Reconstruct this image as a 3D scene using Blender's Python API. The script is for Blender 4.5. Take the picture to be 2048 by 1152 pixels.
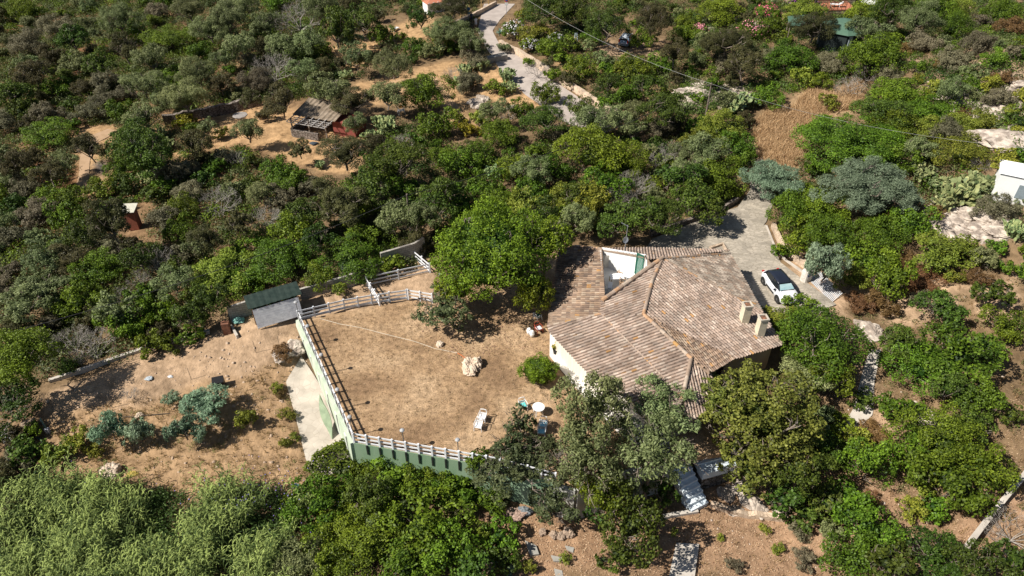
import bpy, math, random
import numpy as np
from mathutils import Vector, Matrix
for _o in list(bpy.data.objects): bpy.data.objects.remove(_o)
SC = bpy.context.scene
COL = SC.collection
# ------------------------------------------------------------------ camera, light
TH = math.radians(38.5); FPX = 1440.0; CH = 39.0
cam = bpy.data.cameras.new('camera'); camo = bpy.data.objects.new('camera', cam); COL.objects.link(camo)
camo.location = (0, 0, CH); camo.rotation_euler = (math.pi/2-TH, 0, 0)
cam.sensor_width = 36; cam.lens = 36*FPX/2048; cam.clip_end = 1500; cam.clip_start = .5
SC.camera = camo
SUN_EL = math.radians(46); SAZ = (-.95, -.30)
w = bpy.data.worlds.new("World"); SC.world = w; w.use_nodes = True
nt = w.node_tree; sky = nt.nodes.new('ShaderNodeTexSky'); sky.sky_type = 'NISHITA'; sky.sun_disc = False
sky.sun_elevation = SUN_EL; sky.sun_rotation = math.atan2(SAZ[0], SAZ[1])
bg = nt.nodes['Background']; bg.inputs[1].default_value = .046; nt.links.new(sky.outputs[0], bg.inputs[0])
sl = bpy.data.lights.new('sun', 'SUN'); sl.energy = 5.0; sl.angle = math.radians(.5); sl.color = (1, .945, .86)
so = bpy.data.objects.new('sun', sl); COL.objects.link(so)
sd = Vector((SAZ[0]*math.cos(SUN_EL), SAZ[1]*math.cos(SUN_EL), math.sin(SUN_EL))).normalized()
so.rotation_euler = sd.to_track_quat('Z', 'Y').to_euler()
SC.view_settings.view_transform = 'Standard'; SC.view_settings.look = 'None'
SC.view_settings.exposure = 0.50; SC.view_settings.gamma = 1
SC.render.engine = 'CYCLES'
SC.cycles.max_bounces = 5; SC.cycles.diffuse_bounces = 2; SC.cycles.transmission_bounces = 3
# ------------------------------------------------------------------ projection helpers
FW = np.array((0, math.cos(TH), -math.sin(TH))); UP = np.array((0, math.sin(TH), math.cos(TH))); RT = np.array((1., 0, 0))
def ray(px, py): return FW + RT*((px-1024)/FPX) - UP*((py-576)/FPX)
def P(px, py, z=0.0):
    d = ray(px, py); t = (z-CH)/d[2]
    return Vector((d[0]*t, d[1]*t, z))
def proj(p):
    q = np.array(p)-np.array((0, 0, CH)); D = q@FW
    return 1024+FPX*(q@RT)/D, 576-FPX*(q@UP)/D, FPX/D
def inpoly(x, y, poly):
    x = np.asarray(x); y = np.asarray(y); r = np.zeros(x.shape, bool); n = len(poly); j = n-1
    for i in range(n):
        xi, yi = poly[i][0], poly[i][1]; xj, yj = poly[j][0], poly[j][1]
        c = ((yi > y) != (yj > y)) & (x < (xj-xi)*(y-yi)/((yj-yi) or 1e-9)+xi)
        r ^= c; j = i
    return r
# ------------------------------------------------------------------ ground height
CP = [(520,640,-.1),(700,590,0),(850,555,0),(560,690,-.7),(450,700,-.8),(300,750,-1.3),(150,800,-1.8),(450,780,-1.7),(330,830,-2.1),
(600,735,-1.7),(592,800,-2.3),(640,890,-2.8),(450,900,-2.6),(250,930,-3),(50,900,-2.8),(0,1000,-3.6),(0,1152,-3.8),(300,1050,-3.6),(600,1050,-3.4),
(640,960,-3),(750,975,-3),(850,1000,-3.1),(1000,1020,-3),(1130,1080,-3),(1180,1060,-3),(1100,1150,-3.2),(1365,1120,-3.2),(1405,1035,-3),(1300,1000,-3),(1500,1100,-3.1),(1560,960,-2.7),(1640,900,-1.9),
(1720,900,-1.6),(1740,780,-.7),(1745,660,0.1),(1690,640,.2),(1850,1050,-2),(2000,1100,-1.6),(1950,950,-.6),(2040,800,.8),(1900,700,.8),(2040,600,2.2),
(1560,600,.1),(1450,500,0),(1350,480,0),(1520,420,.1),(1640,600,.3),(1580,640,.1),(1600,500,.2),(1200,470,0),(1000,450,0),(700,500,-.3),(400,550,-1.2),(100,600,-2),(0,450,-3),
(1750,450,1.4),(1900,450,2.6),(2040,450,4),(2040,300,6.2),(1900,300,4),(1750,300,2.2),(1600,280,1.2),(1700,200,2.5),(1900,150,6),(2040,100,9),(1700,80,4),(1620,20,5),(1500,100,3),
(1450,200,1.5),(1300,150,1.2),(1250,90,1.5),(1350,20,2.5),(1170,210,.3),(1000,100,.5),(1000,20,1),(920,40,1),(900,250,-.3),(850,150,0),(700,190,-.3),(600,260,-.8),(400,250,-1.5),
(200,280,-2.5),(0,250,-4),(0,100,-5),(300,100,-2.5),(600,50,-.5),(0,0,-6),(1200,340,.1),(1400,350,.2)]
_c = [tuple(P(a, b, z)) for a, b, z in CP]
CX = np.array([c[0] for c in _c]); CY = np.array([c[1] for c in _c]); CZ = np.array([c[2] for c in _c])
PLAT = [P(*q) for q in [(598,640),(708,886),(1000,936),(1152,978),(1248,940),(1340,922),(1462,905),(1480,760),(1420,640),(1330,600),(1140,520),(1000,480),(900,560),(862,600),(815,602)]]
PLATXY = [(p.x, p.y) for p in PLAT]
HOUSE = [(p.x, p.y) for p in [P(*q) for q in [(1115,640),(1175,760),(1350,905),(1460,905),(1555,720),(1500,640),(1450,530),(1330,510),(1140,510)]]]
def Hraw(x, y):
    x = np.atleast_1d(np.asarray(x, float)); y = np.atleast_1d(np.asarray(y, float))
    out = np.zeros(x.shape); n = x.size; xf = x.ravel(); yf = y.ravel(); of = out.ravel()
    for i in range(0, n, 20000):
        a = xf[i:i+20000, None]-CX; b = yf[i:i+20000, None]-CY
        wt = 1/((a*a+b*b)+1.5)**1.6
        of[i:i+20000] = (wt*CZ).sum(1)/wt.sum(1)
    return of.reshape(x.shape)
def H(x, y):
    h = Hraw(x, y); m = inpoly(np.atleast_1d(x), np.atleast_1d(y), PLATXY); h[m] = 0
    return h
def h1(x, y): return float(H([x], [y])[0])
def G(px, py, up=0.0):
    d = ray(px, py); t = np.linspace(20, 260, 1400)
    X = d[0]*t; Y = d[1]*t; Z = CH+d[2]*t; hh = H(X, Y)+up
    k = int(np.argmax(Z < hh)) if (Z < hh).any() else len(t)-1
    if k > 0:
        a = Z[k-1]-hh[k-1]; b = hh[k]-Z[k]; f = a/max(a+b, 1e-6); tt = t[k-1]+(t[k]-t[k-1])*min(max(f, 0), 1)
    else: tt = t[0]
    return Vector((d[0]*tt, d[1]*tt, CH+d[2]*tt))
# ------------------------------------------------------------------ materials
MATS = {}
def _n(t, k, **kw):
    n = t.nodes.new(k)
    for a, b in kw.items(): setattr(n, a, b)
    return n
def mat(name, c1=(.5, .5, .5), c2=None, scale=3., rough=.85, bump=0., metal=0., detail=6., attr=None, spec=.3, bscale=None, lo=.35, hi=.65):
    if name in MATS: return MATS[name]
    m = bpy.data.materials.new(name); m.use_nodes = True; t = m.node_tree; b = t.nodes['Principled BSDF']
    b.inputs['Roughness'].default_value = rough; b.inputs['Metallic'].default_value = metal
    b.inputs['Specular IOR Level'].default_value = spec
    c2 = c2 or tuple(v*.82 for v in c1)
    g = _n(t, 'ShaderNodeNewGeometry')
    nz = _n(t, 'ShaderNodeTexNoise'); nz.inputs['Scale'].default_value = scale; nz.inputs['Detail'].default_value = detail
    t.links.new(g.outputs['Position'], nz.inputs['Vector'])
    mr = _n(t, 'ShaderNodeMapRange'); mr.inputs[1].default_value = lo; mr.inputs[2].default_value = hi
    t.links.new(nz.outputs[0], mr.inputs[0])
    mx = _n(t, 'ShaderNodeMix', data_type='RGBA')
    t.links.new(mr.outputs[0], mx.inputs[0])
    mx.inputs[6].default_value = (*c1, 1); mx.inputs[7].default_value = (*c2, 1)
    out = mx.outputs[2]
    if attr:
        at = _n(t, 'ShaderNodeAttribute', attribute_name=attr)
        m2 = _n(t, 'ShaderNodeMix', data_type='RGBA', blend_type='MULTIPLY'); m2.inputs[0].default_value = 1
        t.links.new(out, m2.inputs[6]); t.links.new(at.outputs['Color'], m2.inputs[7]); out = m2.outputs[2]
    t.links.new(out, b.inputs['Base Color'])
    if bump:
        nb = _n(t, 'ShaderNodeTexNoise'); nb.inputs['Scale'].default_value = bscale or scale*4; nb.inputs['Detail'].default_value = 5
        t.links.new(g.outputs['Position'], nb.inputs['Vector'])
        bp = _n(t, 'ShaderNodeBump'); bp.inputs['Strength'].default_value = 1; bp.inputs['Distance'].default_value = bump
        t.links.new(nb.outputs[0], bp.inputs['Height']); t.links.new(bp.outputs[0], b.inputs['Normal'])
    MATS[name] = m; return m
def leafmat(name, dark, light, tint=None, trans=.22):
    if name in MATS: return MATS[name]
    m = bpy.data.materials.new(name); m.use_nodes = True; t = m.node_tree; b = t.nodes['Principled BSDF']
    b.inputs['Roughness'].default_value = .55; b.inputs['Specular IOR Level'].default_value = .25
    at = _n(t, 'ShaderNodeAttribute', attribute_name='v')
    mx = _n(t, 'ShaderNodeMix', data_type='RGBA'); mx.inputs[6].default_value = (*dark, 1); mx.inputs[7].default_value = (*light, 1)
    t.links.new(at.outputs['Fac'], mx.inputs[0])
    oi = _n(t, 'ShaderNodeObjectInfo')
    hs = _n(t, 'ShaderNodeHueSaturation')
    r1 = _n(t, 'ShaderNodeMapRange'); r1.inputs[3].default_value = .475; r1.inputs[4].default_value = .525
    r2 = _n(t, 'ShaderNodeMapRange'); r2.inputs[3].default_value = .75; r2.inputs[4].default_value = 1.25
    ml = _n(t, 'ShaderNodeMath', operation='MULTIPLY'); ml.inputs[1].default_value = 7.31
    fr = _n(t, 'ShaderNodeMath', operation='FRACT')
    t.links.new(oi.outputs['Random'], r1.inputs[0]); t.links.new(oi.outputs['Random'], ml.inputs[0]); t.links.new(ml.outputs[0], fr.inputs[0]); t.links.new(fr.outputs[0], r2.inputs[0])
    t.links.new(r1.outputs[0], hs.inputs['Hue']); t.links.new(r2.outputs[0], hs.inputs['Value']); t.links.new(mx.outputs[2], hs.inputs['Color'])
    t.links.new(hs.outputs[0], b.inputs['Base Color'])
    tr = _n(t, 'ShaderNodeBsdfTranslucent'); t.links.new(hs.outputs[0], tr.inputs[0])
    ms = _n(t, 'ShaderNodeMixShader'); ms.inputs[0].default_value = trans
    t.links.new(b.outputs[0], ms.inputs[1]); t.links.new(tr.outputs[0], ms.inputs[2]); t.links.new(ms.outputs[0], t.nodes['Material Output'].inputs[0])
    MATS[name] = m; return m
WHITE = mat('white_paint', (.78, .78, .76), (.66, .66, .64), 2.5, .6, .002)
PLASTIC = mat('white_plastic', (.8, .8, .8), (.74, .74, .73), 5, .4)
BARK = mat('bark', (.16, .12, .09), (.28, .24, .20), 7, .9, .02)
# ------------------------------------------------------------------ object helpers
def tag(o, label=None, cat=None, group=None, kind=None):
    if label: o['label'] = label
    if cat: o['category'] = cat
    if group: o['group'] = group
    if kind: o['kind'] = kind
    return o
def empty(name, loc, rz=0, label=None, cat=None, group=None):
    o = bpy.data.objects.new(name, None); COL.objects.link(o); o.location = loc; o.rotation_euler = (0, 0, rz); o.empty_display_size = .3
    return tag(o, label, cat, group)
def link(name, me, parent=None, mats=()):
    for m in mats: me.materials.append(m)
    o = bpy.data.objects.new(name, me); COL.objects.link(o)
    if parent is not None: o.parent = parent
    return o
class MB:
    def __init__(s): s.v = []; s.f = []; s.c = []
    def add(s, vs, fs, col=None):
        n = len(s.v); s.v += [tuple(v) for v in vs]; s.f += [tuple(i+n for i in f) for f in fs]
        if col is not None: s.c += [col]*len(vs)
    def box(s, c, sz, rz=0, mtx=None):
        hx, hy, hz = sz[0]/2, sz[1]/2, sz[2]/2
        R = mtx or Matrix.Rotation(rz, 3, 'Z'); c = Vector(c)
        vs = [c+R@Vector((x*hx, y*hy, z*hz)) for x in (-1, 1) for y in (-1, 1) for z in (-1, 1)]
        s.add(vs, [(0, 1, 3, 2), (4, 6, 7, 5), (0, 4, 5, 1), (2, 3, 7, 6), (0, 2, 6, 4), (1, 5, 7, 3)])
    def bar(s, a, b, wd, ht=None, up=(0, 0, 1)):
        a = Vector(a); b = Vector(b); ht = ht or wd; d = (b-a); L = d.length
        if L < 1e-6: return
        d.normalize(); u = Vector(up)
        if abs(d.dot(u)) > .98: u = Vector((1, 0, 0))
        x = d.cross(u).normalized(); z = x.cross(d)
        vs = [p+x*sx*wd/2+z*sz*ht/2 for p in (a, b) for sx in (-1, 1) for sz in (-1, 1)]
        s.add(vs, [(0, 1, 3, 2), (4, 6, 7, 5), (0, 4, 5, 1), (2, 3, 7, 6), (0, 2, 6, 4), (1, 5, 7, 3)])
    def tube(s, pts, r, n=8, cap=True):
        pts = [Vector(p) for p in pts]; rs = r if isinstance(r, (list, tuple)) else [r]*len(pts)
        base = len(s.v); vs = []; fs = []
        for i, p in enumerate(pts):
            d = (pts[min(i+1, len(pts)-1)]-pts[max(i-1, 0)])
            if d.length < 1e-9: d = Vector((0, 0, 1))
            d.normalize(); u = Vector((0, 0, 1)) if abs(d.z) < .9 else Vector((1, 0, 0))
            x = d.cross(u).normalized(); y = d.cross(x)
            for k in range(n):
                a = 2*math.pi*k/n; vs.append(p+(x*math.cos(a)+y*math.sin(a))*rs[i])
        for i in range(len(pts)-1):
            for k in range(n): fs.append((i*n+k, i*n+(k+1) % n, (i+1)*n+(k+1) % n, (i+1)*n+k))
        if cap: fs.append(tuple(range(n))[::-1]); fs.append(tuple((len(pts)-1)*n+k for k in range(n)))
        s.add(vs, fs)
    def prism(s, poly, z0, z1):
        n = len(poly); vs = [(p[0], p[1], z0) for p in poly]+[(p[0], p[1], z1) for p in poly]
        fs = [tuple(range(n))[::-1], tuple(range(n, 2*n))]+[(i, (i+1) % n, n+(i+1) % n, n+i) for i in range(n)]
        s.add(vs, fs)
    def lathe(s, prof, c=(0, 0, 0), n=20):
        vs = []; fs = []; c = Vector(c)
        for r, z in prof:
            for k in range(n):
                a = 2*math.pi*k/n; vs.append(c+Vector((r*math.cos(a), r*math.sin(a), z)))
        for i in range(len(prof)-1):
            for k in range(n): fs.append((i*n+k, i*n+(k+1) % n, (i+1)*n+(k+1) % n, (i+1)*n+k))
        fs.append(tuple(range(n))[::-1]); fs.append(tuple((len(prof)-1)*n+k for k in range(n)))
        s.add(vs, fs)
    def mesh(s, name='m', smooth=False):
        me = bpy.data.meshes.new(name); me.from_pydata(s.v, [], s.f); me.validate()
        if s.c and len(s.c) == len(s.v):
            at = me.color_attributes.new('tc', 'FLOAT_COLOR', 'POINT'); at.data.foreach_set('color', np.array([(*c, 1) for c in s.c], 'f').ravel())
        if smooth: me.polygons.foreach_set('use_smooth', [True]*len(me.polygons))
        me.update(); return me
    def build(s, name, m, parent=None, smooth=False, bevel=0):
        o = link(name, s.mesh(name, smooth), parent, (m,))
        if bevel:
            b = o.modifiers.new('bevel', 'BEVEL'); b.width = bevel; b.segments = 2; b.limit_method = 'ANGLE'
        return o
def quadmesh(name, V, Fn, attr=None, an='v', mi=None):
    """V (n,3) verts, Fn (m,4) faces"""
    me = bpy.data.meshes.new(name); me.vertices.add(len(V)); me.vertices.foreach_set('co', np.asarray(V, 'f').ravel())
    Fn = np.asarray(Fn, 'i'); me.loops.add(Fn.size); me.loops.foreach_set('vertex_index', Fn.ravel())
    me.polygons.add(len(Fn)); me.polygons.foreach_set('loop_start', np.arange(0, Fn.size, Fn.shape[1], dtype='i'))
    if mi is not None: me.polygons.foreach_set('material_index', np.asarray(mi, 'i'))
    me.update(calc_edges=True)
    if attr is not None:
        attr = np.asarray(attr, 'f')
        if attr.ndim == 1:
            a = me.attributes.new(an, 'FLOAT', 'POINT'); a.data.foreach_set('value', attr)
        else:
            a = me.color_attributes.new(an, 'FLOAT_COLOR', 'POINT'); a.data.foreach_set('color', attr.ravel())
    return me
def copy_tree(o, loc=None, rz=None, label=None, parent=None):
    c = o.copy(); COL.objects.link(c)
    if parent is not None: c.parent = parent
    if loc is not None: c.location = loc
    if rz is not None: c.rotation_euler = (0, 0, rz)
    if label: c['label'] = label
    for ch in list(o.children): copy_tree(ch, parent=c)
    return c
# value noise
_rng = np.random.RandomState(5); _NT = _rng.rand(256, 256)
def vnoise(x, y):
    xi = np.floor(x).astype(int); yi = np.floor(y).astype(int); fx = x-xi; fy = y-yi
    fx = fx*fx*(3-2*fx); fy = fy*fy*(3-2*fy); g = lambda a, b: _NT[a & 255, b & 255]
    return (g(xi, yi)*(1-fx)+g(xi+1, yi)*fx)*(1-fy)+(g(xi, yi+1)*(1-fx)+g(xi+1, yi+1)*fx)*fy
def fbm(x, y): return vnoise(x, y)*.55+vnoise(x*2.1+7, y*2.1)*.28+vnoise(x*4.3, y*4.3+3)*.17
# ------------------------------------------------------------------ ground regions (traced on the ground)
def gp(pts): return [(lambda p: (p.x, p.y))(G(*q)) for q in pts]
C_DIRT = (.44, .31, .205); C_DRY = (.47, .305, .165); C_SCRUB = (.21, .145, .085); C_RUST = (.235, .125, .065); C_ROCK = (.46, .39, .33)
REG = [
 ((.25,.16,.09), [(0,0),(700,0),(640,330),(520,430),(300,470),(0,480)], 3),
 (C_RUST, [(0,30),(120,20),(260,90),(240,160),(120,150),(0,80)], 2),
 (C_RUST, [(60,280),(150,270),(160,380),(60,400)], 2),
 (C_RUST, [(0,420),(90,430),(80,560),(0,580)], 2),
 (C_DRY, [(60,300),(160,255),(330,240),(330,400),(180,400),(150,330)], 1),
 (C_DRY, [(380,225),(560,215),(760,250),(760,330),(720,340),(640,350),(560,310),(470,290),(430,300),(330,330),(300,400),(250,380),(330,270)], 1),
 (C_DRY, [(700,175),(790,150),(900,120),(940,130),(925,180),(960,250),(940,275),(900,240),(860,200),(740,215),(720,250),(690,240)], 1),
 (C_DRY, [(640,100),(760,60),(850,30),(900,50),(880,80),(780,100),(740,130),(640,140)], 1),
 (C_DRY, [(930,130),(1000,115),(1080,150),(1160,215),(1120,235),(1020,215),(950,190)], 1),
 (C_DRY, [(1020,35),(1060,30),(1120,150),(1400,185),(1490,180),(1400,230),(1200,140)], 2),
 ((.46,.32,.19), [(1500,340),(1515,230),(1580,205),(1660,165),(1720,170),(1715,230),(1640,240),(1600,300),(1590,340)], 1),
 (C_DIRT, [(1180,85),(1320,80),(1320,115),(1190,110)], 1),
 ((.32,.23,.15), [(1790,90),(2048,0),(2048,520),(1900,470),(1850,420),(2000,330),(1930,240),(1820,200)], 3),
 (C_ROCK, [(1830,150),(1900,190),(2048,160),(2048,330),(1960,280),(1900,210)], 2),
 (C_ROCK, [(1860,410),(1910,390),(2020,430),(2010,480),(1880,475)], 1),
 (C_ROCK, [(1370,160),(1500,170),(1480,215),(1380,215)], 2),
 (C_DIRT, [(1960,600),(2048,520),(2048,640),(1990,640)], 1),
 (C_DIRT, [(1650,480),(1560,520),(1640,640),(1700,640),(1740,600),(1860,570),(1960,560),(1930,640),(1760,650),(1720,760),(1690,870),(1840,870),(1830,830),(1770,800),(1760,640),(1700,560)], 2),
 ((.34,.22,.14), [(1690,860),(1830,840),(1830,1000),(1900,1050),(2048,930),(2048,1152),(1230,1152),(1180,1060),(1400,1000),(1560,900),(1640,860)], 1),
 ((.33,.21,.13), [(940,990),(1250,1000),(1360,1060),(1260,1152),(940,1152)], 1),
 (C_DIRT, [(90,790),(310,700),(500,640),(520,600),(800,515),(870,520),(880,600),(700,640),(598,660),(620,700),(500,790),(300,810),(90,900)], 0),
 ((.38,.255,.15), [(90,860),(250,800),(450,760),(560,720),(600,740),(570,770),(610,940),(640,1010),(0,1010),(0,860)], 1),
 ((.22,.15,.09), [(0,800),(100,800),(110,950),(0,960)], 1),  # lower left earth darker: the big tree's shade put into its colour
 ((.10,.09,.085), [(180,325),(225,330),(220,355),(185,350)], 1),
]
REGW = [(c, gp(p), e) for c, p, e in REG]
def build_terrain():
    xs = np.concatenate([np.arange(-230, -75, 2.), np.arange(-75, 75, .5), np.arange(75, 231, 2.)])
    ys = np.concatenate([np.arange(-10, 24, 2.), np.arange(24, 75, .4), np.arange(75, 170, .8), np.arange(170, 420, 5.)])
    X, Y = np.meshgrid(xs, ys); Z = Hraw(X, Y)
    nz = (fbm(X*.35, Y*.35)-.5)*.5+(fbm(X*1.3+9, Y*1.3)-.5)*.14
    Z = Z+nz*.55
    m = inpoly(X, Y, PLATXY) | inpoly(X, Y, HOUSE); 
    Z[m] = np.minimum(Z[m], -.22)
    for R in FLATS:
        mm = inpoly(X, Y, R); Z[mm] = Hraw(X[mm], Y[mm])-.06
    colr = np.zeros(X.shape+(4,)); colr[..., 3] = 1; colr[..., :3] = C_SCRUB
    for c, poly, e in REGW:
        jx = X+(fbm(X*.5, Y*.5)-.5)*e*3; jy = Y+(fbm(X*.5+50, Y*.5)-.5)*e*3
        mm = inpoly(jx, jy, poly); colr[mm, :3] = c
    for _ in range(1):
        colr[1:-1, 1:-1] = (colr[1:-1, 1:-1]*2+colr[:-2, 1:-1]+colr[2:, 1:-1]+colr[1:-1, :-2]+colr[1:-1, 2:])/6
    f = (.78+.44*fbm(X*.8, Y*.8+20))[..., None]; colr[..., :3] *= f
    ny, nx = X.shape; V = np.stack([X, Y, Z], -1).reshape(-1, 3)
    i = np.arange(ny*nx).reshape(ny, nx); F = np.stack([i[:-1, :-1], i[:-1, 1:], i[1:, 1:], i[1:, :-1]], -1).reshape(-1, 4)
    me = quadmesh('ground', V, F, colr.reshape(-1, 4), 'gc'); me.polygons.foreach_set('use_smooth', [True]*len(me.polygons))
    m = mat('ground_mat', (1.12, 1.1, 1.06), (.62, .6, .56), 1.6, .95, .08, attr='gc', spec=.1, bscale=5, detail=10, lo=.3, hi=.68)
    tag(link('ground', me, None, (m,)), kind='structure')
def resample(pts, n):
    pts = [Vector(p) for p in pts]; L = [0]
    for a, b in zip(pts, pts[1:]): L.append(L[-1]+(b-a).length)
    out = []
    for i in range(n):
        t = L[-1]*i/(n-1); k = 0
        while k < len(L)-2 and L[k+1] < t: k += 1
        s = (t-L[k])/max(L[k+1]-L[k], 1e-9); out.append(pts[k].lerp(pts[k+1], s))
    return out
FLATS = []
def strip(name, lpx, rpx, m, n=60, w=8, off=.05, kind='structure', thick=0):
    A = resample([G(*q) for q in lpx], n); B = resample([G(*q) for q in rpx], n)
    FLATS.append([(p.x, p.y) for p in A]+[(p.x, p.y) for p in B[::-1]])
    V = []
    for a, b in zip(A, B):
        for k in range(w+1):
            p = a.lerp(b, k/w); V.append((p.x, p.y, float(Hraw([p.x], [p.y])[0])+off))
    i = np.arange(n*(w+1)).reshape(n, w+1); F = np.stack([i[:-1, :-1], i[:-1, 1:], i[1:, 1:], i[1:, :-1]], -1).reshape(-1, 4)
    me = quadmesh(name, V, F); o = link(name, me, None, (m,))
    # ensure upward normals
    if me.polygons[0].normal.z < 0: me.flip_normals()
    return tag(o, kind=kind)
def wall(name, px, h, th, m, label, cat='wall', base=None, n=None, rough=0, sink=.3, group=None, topz=None, wm=None):
    """wall along a ground polyline; h height above ground (or topz absolute)"""
    pts = [G(*q) if base is None else P(q[0], q[1], base) for q in px]
    L = sum((b-a).length for a, b in zip(pts, pts[1:])); n = n or max(2, int(L/(.5 if rough else 2))+1)
    pts = resample(pts, n) if rough else pts
    rnd = random.Random(len(px)*7+int(px[0][0])); vs = []; k = len(pts)
    for i, p in enumerate(pts):
        d = (pts[min(i+1, k-1)]-pts[max(i-1, 0)]); d.z = 0; d.normalize(); nn = Vector((-d.y, d.x, 0))
        z0 = p.z-sink; z1 = (topz if topz is not None else p.z+h)+rnd.uniform(-1, 1)*rough
        t = th/2*(1+rnd.uniform(-1, 1)*rough*1.5)
        vs += [p+nn*t, p-nn*t, p-nn*t*.92, p+nn*t*.92]; 
        for q, z in ((-4, z0), (-3, z0), (-2, z1), (-1, z1)): vs[q] = Vector((vs[q].x, vs[q].y, z))
    fs = []
    for i in range(k-1):
        a = i*4; b = a+4
        for j in range(4): fs.append((a+j, a+(j+1) % 4, b+(j+1) % 4, b+j))
    fs += [(3, 2, 1, 0), (k*4-4, k*4-3, k*4-2, k*4-1)]
    mb = MB(); mb.add(vs, fs); o = mb.build(name, m)
    return tag(o, label, cat, group)
exec_order = []
# ================================================================== SETTING
ASPH = mat('asphalt_pale', (.45, .39, .345), (.36, .31, .275), .8, .9, .006, bscale=30)
CONC = mat('old_concrete', (.56, .51, .45), (.40, .36, .31), .9, .9, .01, bscale=12)
def stonemat(name, c1, c2, c3, sc, mort=.06, asp=1.0):
    m = bpy.data.materials.new(name); m.use_nodes = True; t = m.node_tree; b = t.nodes['Principled BSDF']; b.inputs['Roughness'].default_value = .85; b.inputs['Specular IOR Level'].default_value = .25
    g = _n(t, 'ShaderNodeNewGeometry'); mp = _n(t, 'ShaderNodeMapping'); mp.inputs['Scale'].default_value = (1, asp, 1); t.links.new(g.outputs['Position'], mp.inputs[0])
    vo = _n(t, 'ShaderNodeTexVoronoi'); vo.inputs['Scale'].default_value = sc; t.links.new(mp.outputs[0], vo.inputs['Vector'])
    ve = _n(t, 'ShaderNodeTexVoronoi', feature='DISTANCE_TO_EDGE'); ve.inputs['Scale'].default_value = sc; t.links.new(mp.outputs[0], ve.inputs['Vector'])
    sp = _n(t, 'ShaderNodeSeparateColor'); t.links.new(vo.outputs['Color'], sp.inputs[0])
    mx = _n(t, 'ShaderNodeMix', data_type='RGBA'); mx.inputs[6].default_value = (*c1, 1); mx.inputs[7].default_value = (*c2, 1); t.links.new(sp.outputs[0], mx.inputs[0])
    lt = _n(t, 'ShaderNodeMath', operation='LESS_THAN'); lt.inputs[1].default_value = mort; t.links.new(ve.outputs['Distance'], lt.inputs[0])
    m2 = _n(t, 'ShaderNodeMix', data_type='RGBA'); t.links.new(lt.outputs[0], m2.inputs[0]); t.links.new(mx.outputs[2], m2.inputs[6]); m2.inputs[7].default_value = (*c3, 1)
    nz = _n(t, 'ShaderNodeTexNoise'); nz.inputs['Scale'].default_value = .7; nz.inputs['Detail'].default_value = 8; t.links.new(g.outputs['Position'], nz.inputs['Vector'])
    mr = _n(t, 'ShaderNodeMapRange'); mr.inputs[1].default_value = .3; mr.inputs[2].default_value = .7; mr.inputs[3].default_value = .75; mr.inputs[4].default_value = 1.2; t.links.new(nz.outputs[0], mr.inputs[0])
    m3 = _n(t, 'ShaderNodeMix', data_type='RGBA', blend_type='MULTIPLY'); m3.inputs[0].default_value = 1; t.links.new(m2.outputs[2], m3.inputs[6]); t.links.new(mr.outputs[0], m3.inputs[7])
    t.links.new(m3.outputs[2], b.inputs['Base Color'])
    bp = _n(t, 'ShaderNodeBump'); bp.inputs['Distance'].default_value = .03; mn = _n(t, 'ShaderNodeMath', operation='MINIMUM'); mn.inputs[1].default_value = .12
    t.links.new(ve.outputs['Distance'], mn.inputs[0]); t.links.new(mn.outputs[0], bp.inputs['Height']); t.links.new(bp.outputs[0], b.inputs['Normal'])
    MATS[name] = m; return m
PAVE = stonemat('driveway_stone', (.31, .275, .225), (.45, .395, .32), (.27, .235, .185), 2.2, .05, 2.0)
CRAZY = stonemat('crazy_paving', (.55, .49, .41), (.49, .43, .355), (.42, .36, .29), 1.6, .015)
STONEW = stonemat('stone_wall_mat', (.62, .48, .35), (.50, .39, .29), (.36, .27, .19), 3.2, .05)
DRYSTONE = stonemat('dry_stone', (.26, .22, .19), (.17, .14, .12), (.05, .04, .03), 3., .07)
strip('road', [(968,8),(960,40),(955,62),(975,100),(1000,140),(1050,190),(1122,240),(1172,266)], [(1030,8),(1000,40),(985,62),(1000,90),(1040,115),(1120,170),(1190,215),(1240,250)], ASPH, 90, 8)
strip('driveway', [(1290,500),(1305,478),(1400,440),(1475,415),(1500,380),(1500,350)], [(1480,640),(1470,560),(1440,500),(1530,450),(1545,410),(1560,350)], PAVE, 30, 16, .045)
strip('driveway_court', [(1440,500),(1460,560),(1480,640),(1490,700)], [(1530,450),(1560,525),(1605,560),(1672,610)], PAVE, 30, 16, .07)
strip('concrete_path', [(572,765),(590,830),(612,920),(625,950)], [(603,712),(640,770),(680,870),(712,950)], CRAZY, 24, 8, .05)
strip('garden_path', [(1738,700),(1718,770),(1705,820),(1675,868)], [(1762,700),(1748,770),(1745,830),(1700,872)], CONC, 30, 6, .05)
strip('footpath', [(215,258),(172,275),(160,310),(158,350),(148,385)], [(240,262),(195,285),(180,320),(178,355),(168,390)], mat('trodden_earth', (.43, .29, .18), (.36, .24, .14), 1.5, .95, .02), 30, 4, .03)
strip('dry_path', [(700,190),(770,165),(870,150),(900,190),(940,245)], [(705,215),(790,190),(850,172),(880,205),(915,250)], mat('trodden_earth2', (.47, .31, .175), (.40, .25, .14), 1.2, .95, .02), 30, 4, .02)
build_terrain()
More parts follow.
